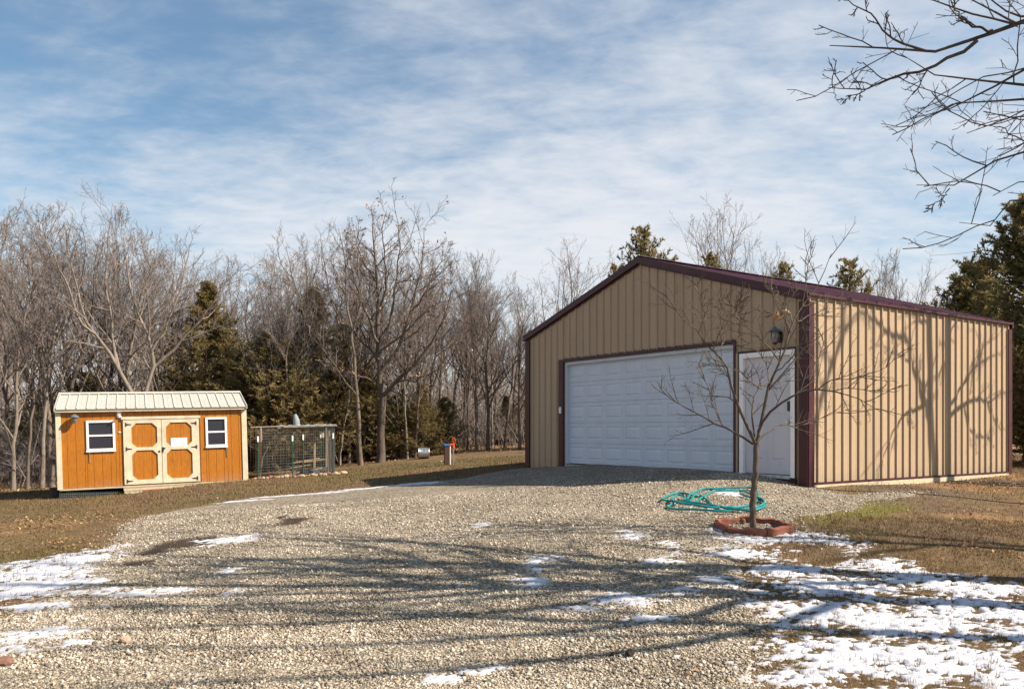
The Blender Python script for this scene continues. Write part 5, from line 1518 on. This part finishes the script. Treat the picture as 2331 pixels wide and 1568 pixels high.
wsd = poly_sd(X_, Y_, WOODS_EDGE); ok = wsd > rng.uniform(-.1, 1.2, N_)
X_, Y_ = X_[ok], Y_[ok]; N_ = len(X_); Zg = gz(X_, Y_)
h = rng.gamma(3.0, .42, N_)+.35
d = unit(np.stack([rng.normal(size=N_)*.3, rng.normal(size=N_)*.3, np.ones(N_)], 1)); p = np.stack([X_, Y_, Zg-.03], 1); out = [p]
for s in range(4):
    d = unit(d+rng.normal(size=d.shape)*.14); p = p+d*(h/4)[:, None]; out.append(p)
P = np.stack(out, 1); R = (.004+.005*h)[:, None]*np.linspace(1, .3, 5)[None]
B, BR = grow(P, R, 6, .2, 1, .42, (25, 65), 2, .15, .04, .7, .003, rng, rmin=.0045)
C, CR = grow(B, BR, 3, .2, 1, .45, (25, 65), 1, .15, .04, .7, .003, rng, rmin=.004)
V, Fq = joinVF([tubes(P, R, 3), tubes(B, BR, 3), tubes(C, CR, 3)])
o = link('undergrowth', mesh_np('undergrowth', V, Fq), M['twig']); tag(o, 'tangle of bare brush and saplings on the wood floor', 'brush', kind='stuff')

# ------------------------------------------------------------------ gravel, snow, grass, litter
rng = np.random.default_rng(8)
def scatter(n, y0, y1, xk=.66, bias=1.0):
    Y_ = np.sqrt(rng.uniform(0, 1, n)*(y1**2-y0**2)+y0**2)
    X_ = rng.uniform(-xk, xk, n)*Y_
    return X_, Y_
DAMP = [(425,1240,88,16),(355,1256,50,10),(665,1190,52,10),(300,1290,60,10),(640,1183,22,4),(1330,1385,40,10),(240,1330,60,10)]
def damp_at(X_, Y_): return smooth01(.10, .42, ell(X_, Y_, DAMP) + .7*(fbm(X_*5, Y_*5, 83, 3)-.5))
def stones(X_, Y_, r, sink=.15):
    N_ = len(X_)
    Z_ = surf(X_, Y_)
    base = np.array([[1,0,0],[0,1,0],[-1,0,0],[0,-1,0],[0,0,1],[0,0,-1]], float)
    V = base[None]*(r[:, None]*np.array([1.0, .85, .62])[None])[:, None]*rng.uniform(.65, 1.35, (N_, 6, 1))
    V = V + rng.normal(size=V.shape)*(r*.16)[:, None, None]
    a, b = rng.uniform(0, 6.28, N_), rng.normal(size=N_)*.45
    ca, sa, cb, sb = np.cos(a), np.sin(a), np.cos(b), np.sin(b)
    x, y, z = V[..., 0], V[..., 1], V[..., 2]
    y, z = y*cb[:, None]-z*sb[:, None], y*sb[:, None]+z*cb[:, None]
    x, y = x*ca[:, None]-y*sa[:, None], x*sa[:, None]+y*ca[:, None]
    V = np.stack([x+X_[:, None], y+Y_[:, None], z+(Z_+r*sink)[:, None]], -1).reshape(-1, 3)
    f = np.array([[0,1,4],[1,2,4],[2,3,4],[3,0,4],[1,0,5],[2,1,5],[3,2,5],[0,3,5]])
    Ft = (np.arange(N_)[:, None, None]*6+f[None]).reshape(-1, 3)
    tint = np.clip(.05+rng.beta(2.2, 1.9, N_) + .55*(fbm(X_*.9, Y_*1.6, 61, 3)-.5) + .35*(fbm(X_*4, Y_*4, 62, 2)-.5) - .75*damp_at(X_, Y_), 0, .985); tint[rng.uniform(size=N_) < .006] = 1.0
    return V, Ft, np.repeat(tint, 6)

X1, Y1 = scatter(140000, 4.4, 7.6); X2, Y2 = scatter(110000, 7.6, 14.5)
X_, Y_ = np.concatenate([X1, X2]), np.concatenate([Y1, Y2])
keep = drive_sd(X_, Y_) > rng.normal(size=len(X_))*.16 - .02
lx = (X_-GL[0])*gx[0]+(Y_-GL[1])*gx[1]; ly = (X_-GL[0])*gy[0]+(Y_-GL[1])*gy[1]
keep &= ~((lx > -.05) & (lx < GW+.06) & (ly > -.06))
keep &= rng.uniform(size=len(keep)) > .93*damp_at(X_, Y_)
X_, Y_ = X_[keep], Y_[keep]
r = np.exp(rng.normal(size=len(X_))*.46)*.0070; r = np.where(Y_ > 7.6, r*1.2, r); r[rng.uniform(size=len(r)) < .010] *= 2.0
r = np.minimum(r, .027)
V, Ft, tn = stones(X_, Y_, r)
o = link('loose_gravel', mesh_np('loose_gravel', V, None, Ft, attrs={'tint': tn}), M['stone']); tag(o, 'loose tan and grey limestone gravel on the drive', 'gravel', kind='stuff')

SNOW = [(90,1300,160,30),(190,1275,95,20),(120,1330,120,16),(110,1385,110,10),(50,1345,110,20),(230,1258,40,9),(520,1236,85,7),(465,1247,45,5),(570,1226,40,6),
        (330,1356,140,11),(240,1352,60,9),(545,1350,48,10),(525,1306,36,7),(205,1400,26,38),(190,1442,45,16),(70,1455,130,26),(20,1487,80,22),(170,1470,50,8),
        (690,1128,130,1.5),(560,1143,70,1.5),(800,1116,70,1.5),(950,1103,80,3.5),(880,1108,50,2.5),
        (1228,1283,44,11),(1216,1332,40,13),(1445,1225,45,7),(1495,1282,75,12),(1530,1242,36,7),(1220,1305,24,12),(1100,1197,22,4),
        (1400,1378,95,11),(1300,1392,80,9),(1490,1412,85,10),(1390,1360,60,7),(1330,1352,30,9),
        (1125,1532,65,8),(1010,1562,34,8),(1420,1514,20,6),(1412,1552,26,12),(1085,1545,40,6),
        (1660,1216,52,7),(1720,1238,110,9),(1870,1220,55,13),(1780,1205,40,6),(1820,1232,50,8),
        (1700,1262,95,16),(1800,1300,130,16),(2010,1288,120,12),(1900,1338,210,22),(2110,1328,190,20),(1850,1400,200,32),(2060,1420,270,42),(2220,1400,210,38),
        (1960,1500,250,50),(2160,1520,230,50),(2300,1450,130,40),(1790,1420,90,26),(1860,1562,150,26),(2060,1590,300,30),(1640,1330,60,12),(1560,1345,60,9),(2240,1345,140,24),
        (1572,1157,14,3.5),(1620,1160,30,3),(1660,1125,30,3)]
def snow_field(X_, Y_):
    e = ell(X_, Y_, SNOW)
    lawn = smooth01(.1, -.3, drive_sd(X_, Y_))
    tuft = (.36*smooth01(.50, .60, fbm(X_*3.2, Y_*6.0, 46, 3)) + 1.45*smooth01(.52, .62, fbm(X_*19, Y_*27, 48, 3)))*(.42+.58*lawn)
    return np.minimum(e*1.15, .75) + 1.1*(fbm(X_*1.6, Y_*2.4, 41, 3)-.5) + 1.0*(fbm(X_*6, Y_*9, 42, 4)-.53) + .9*(fbm(X_*24, Y_*30, 47, 2)-.5) - .8*tuft + .15*lawn + .02
parts = []; deps = []
for xs, ys in ((axis_([(-4.6, 4.8, .020)]), axis_([(4.4, 7.2, .020)])), (axis_([(-7.2, 7.4, .032)]), axis_([(7.2, 11.6, .034)])), (axis_([(-8.5, 8, .06)]), axis_([(11.6, 18.5, .07)]))):
    X_, Y_, FQ = grid(xs, ys)
    f = snow_field(X_, Y_)
    th = np.where(f > 0, np.minimum(f, .9)**.8*.020, f*.03)
    Z_ = surf(X_, Y_) + np.maximum(th, -.06) + .006*(fbm(X_*3, Y_*3, 45, 2)-.5)
    keep = (f[FQ] > -.25).any(1)
    FQ = FQ[keep]; used = np.unique(FQ); re = np.full(len(X_), -1); re[used] = np.arange(len(used))
    parts.append((np.stack([X_, Y_, Z_], 1)[used], re[FQ])); deps.append(np.maximum(f, 0)[used])
V, Fq = joinVF(parts)
o = link('snow_patches', mesh_np('snow_patches', V, Fq, smooth=True, attrs={'depth': np.concatenate(deps)}), M['snow']); tag(o, 'thin melting snow left in patches on drive and lawn', 'snow', kind='stuff')

def blades(X_, Y_, ln, wd, lay=.6):
    N_ = len(X_); Z_ = surf(X_, Y_)
    a = rng.uniform(0, 6.28, N_); tilt = rng.uniform(.1, 1.35, N_)*lay+.15
    d = np.stack([np.cos(a)*np.sin(tilt), np.sin(a)*np.sin(tilt), np.cos(tilt)], 1)
    s = np.stack([-np.sin(a), np.cos(a), np.zeros(N_)], 1)
    b = np.stack([X_, Y_, Z_-.004], 1)
    V = np.stack([b-s*wd[:, None], b+s*wd[:, None], b+d*ln[:, None]], 1).reshape(-1, 3)
    return V, np.arange(N_*3).reshape(-1, 3)
X1, Y1 = scatter(150000, 4.5, 11.0); X2, Y2 = scatter(170000, 11.0, 27)
X_, Y_ = np.concatenate([X1, X2]), np.concatenate([Y1, Y2])
clump = fbm(X_*6, Y_*6, 91, 3)
keep = (drive_sd(X_, Y_) < rng.normal(size=len(X_))*.12 - .04) & (rng.uniform(size=len(X_)) < .35+1.3*(clump-.35))
lx = (X_-GL[0])*gx[0]+(Y_-GL[1])*gx[1]; ly = (X_-GL[0])*gy[0]+(Y_-GL[1])*gy[1]
keep &= ~((lx > -.1) & (lx < GW+.08) & (ly > -.08) & (ly < GD+.1))
f = snow_field(X_, Y_); keep &= (f < .22) | (rng.uniform(size=len(f)) < .07)
X_, Y_ = X_[keep], Y_[keep]
far = np.clip((Y_-5)/15, 0, 1)
ln = rng.uniform(.02, .055, len(X_))*(1+.5*far); wd = rng.uniform(.0016, .0032, len(X_))*(1+2.2*far)
# taller clumps that stand through the snow
tx, ty = scatter(900, 4.6, 10.5)
k = (drive_sd(tx, ty) < -.15) & (tx > 0); tx, ty = tx[k], ty[k]
tx = np.repeat(tx, 26) + rng.normal(size=len(tx)*26)*.035; ty = np.repeat(ty, 26) + rng.normal(size=len(ty)*26)*.035
X_, Y_ = np.concatenate([X_, tx]), np.concatenate([Y_, ty])
ln = np.concatenate([ln, rng.uniform(.03, .085, len(tx))]); wd = np.concatenate([wd, rng.uniform(.0015, .003, len(tx))])
V, Ft = blades(X_, Y_, ln, wd)
gt = np.clip(.45*rng.uniform(size=len(X_)) + .30*fbm(X_*1.2, Y_*1.2, 93, 3) + .18, 0, 1)
gg = fbm(X_*.5, Y_*.5, 94, 3) + .25*(rng.uniform(size=len(X_))-.5) + np.where(X_ < 0, .085, -.06)
gt = np.where(gg > .57, .82+.18*rng.uniform(size=len(X_)), gt*.8)
o = link('lawn_grass', mesh_np('lawn_grass', V, None, Ft, attrs={'tint': np.repeat(gt, 3)}), M['blade']); tag(o, 'short dormant brown and olive grass of the lawn', 'grass', kind='stuff')

# fallen leaves
def litter(X_, Y_, s):
    N_ = len(X_); Z_ = surf(X_, Y_)
    a = rng.uniform(0, 6.28, N_)
    u = np.stack([np.cos(a), np.sin(a), rng.normal(size=N_)*.35], 1); v = np.stack([-np.sin(a), np.cos(a), rng.normal(size=N_)*.35], 1)
    c = np.stack([X_, Y_, Z_+s*.35+.004], 1); s = s[:, None]
    up = np.array([0, 0, 1.])
    V = np.stack([c-u*s, c+v*s*.55+up*s*.35, c+u*s, c-v*s*.55+up*s*.3], 1).reshape(-1, 3)
    i = np.arange(N_)[:, None]*4
    return V, np.concatenate([i+np.array([[0,1,2]]), i+np.array([[0,2,3]])])
XL, YL, SL_ = [], [], []
X_ = rng.uniform(-22, 14, 26000); Y_ = rng.uniform(22, 40, 26000); w = poly_sd(X_, Y_, WOODS_EDGE)
k = rng.uniform(size=len(X_)) < np.clip(.28+.55*smooth01(-1.6, .6, w), 0, 1)*smooth01(-2.6, .2, w)
lx = (X_-GL[0])*gx[0]+(Y_-GL[1])*gx[1]; ly = (X_-GL[0])*gy[0]+(Y_-GL[1])*gy[1]
k &= ~((lx > -.1) & (lx < GW+.1) & (ly > -.1) & (ly < GD+.1))
XL.append(X_[k]); YL.append(Y_[k]); SL_.append(rng.uniform(.03, .06, k.sum()))
for (px, py, rx, ry, n_) in ((60,1195,190,24,620),(170,1195,90,16,180),(130,1240,150,20,260),(2200,1105,170,12,700),(2290,1085,120,12,350),(2250,1180,150,30,260),(2290,1260,120,25,160),(700,1085,90,14,60),(1980,1240,150,40,120),(600,1110,300,14,70),(2200,1420,200,60,45),(1250,1300,700,120,130),(1000,1480,800,80,60)):
    c = pix(px, py); hh = (py-HY)/F*c[1]
    t = rng.normal(size=(n_, 2))*.55
    x = c[0]+t[:, 0]*rx/F*c[1]; y = c[1]+t[:, 1]*ry*c[1]**2/(F*hh)
    lx = (x-GL[0])*gx[0]+(y-GL[1])*gx[1]; ly = (x-GL[0])*gy[0]+(y-GL[1])*gy[1]
    k = ~((lx > -.1) & (lx < GW+.1) & (ly > -.1) & (ly < GD+.1)) & (y > 4)
    XL.append(x[k]); YL.append(y[k]); SL_.append(rng.uniform(.012, .027, k.sum())*(.7+.03*c[1]))
X_, Y_, S_ = map(np.concatenate, (XL, YL, SL_))
V, Ft = litter(X_, Y_, S_)
o = link('leaf_litter', mesh_np('leaf_litter', V, None, Ft, attrs={'tint': np.repeat(rng.uniform(0, 1, len(X_)), 4)}), M['dead_leaf']); tag(o, 'fallen brown leaves strewn at the wood edge and on the lawn', 'leaves', kind='stuff')
# a service wire in the distance
a, b = at(2120, 582, 40), at(2420, 520, 34)
pl = thing('power_line', 'thin overhead wire above the right garage eave', 'wire', tuple(a))
MB().tube([tuple(a + (b-a)*t - a + np.array([0, 0, -.25*math.sin(math.pi*t)])) for t in np.linspace(0, 1, 9)], .006, 5).build('cable', M['iron'], pl)
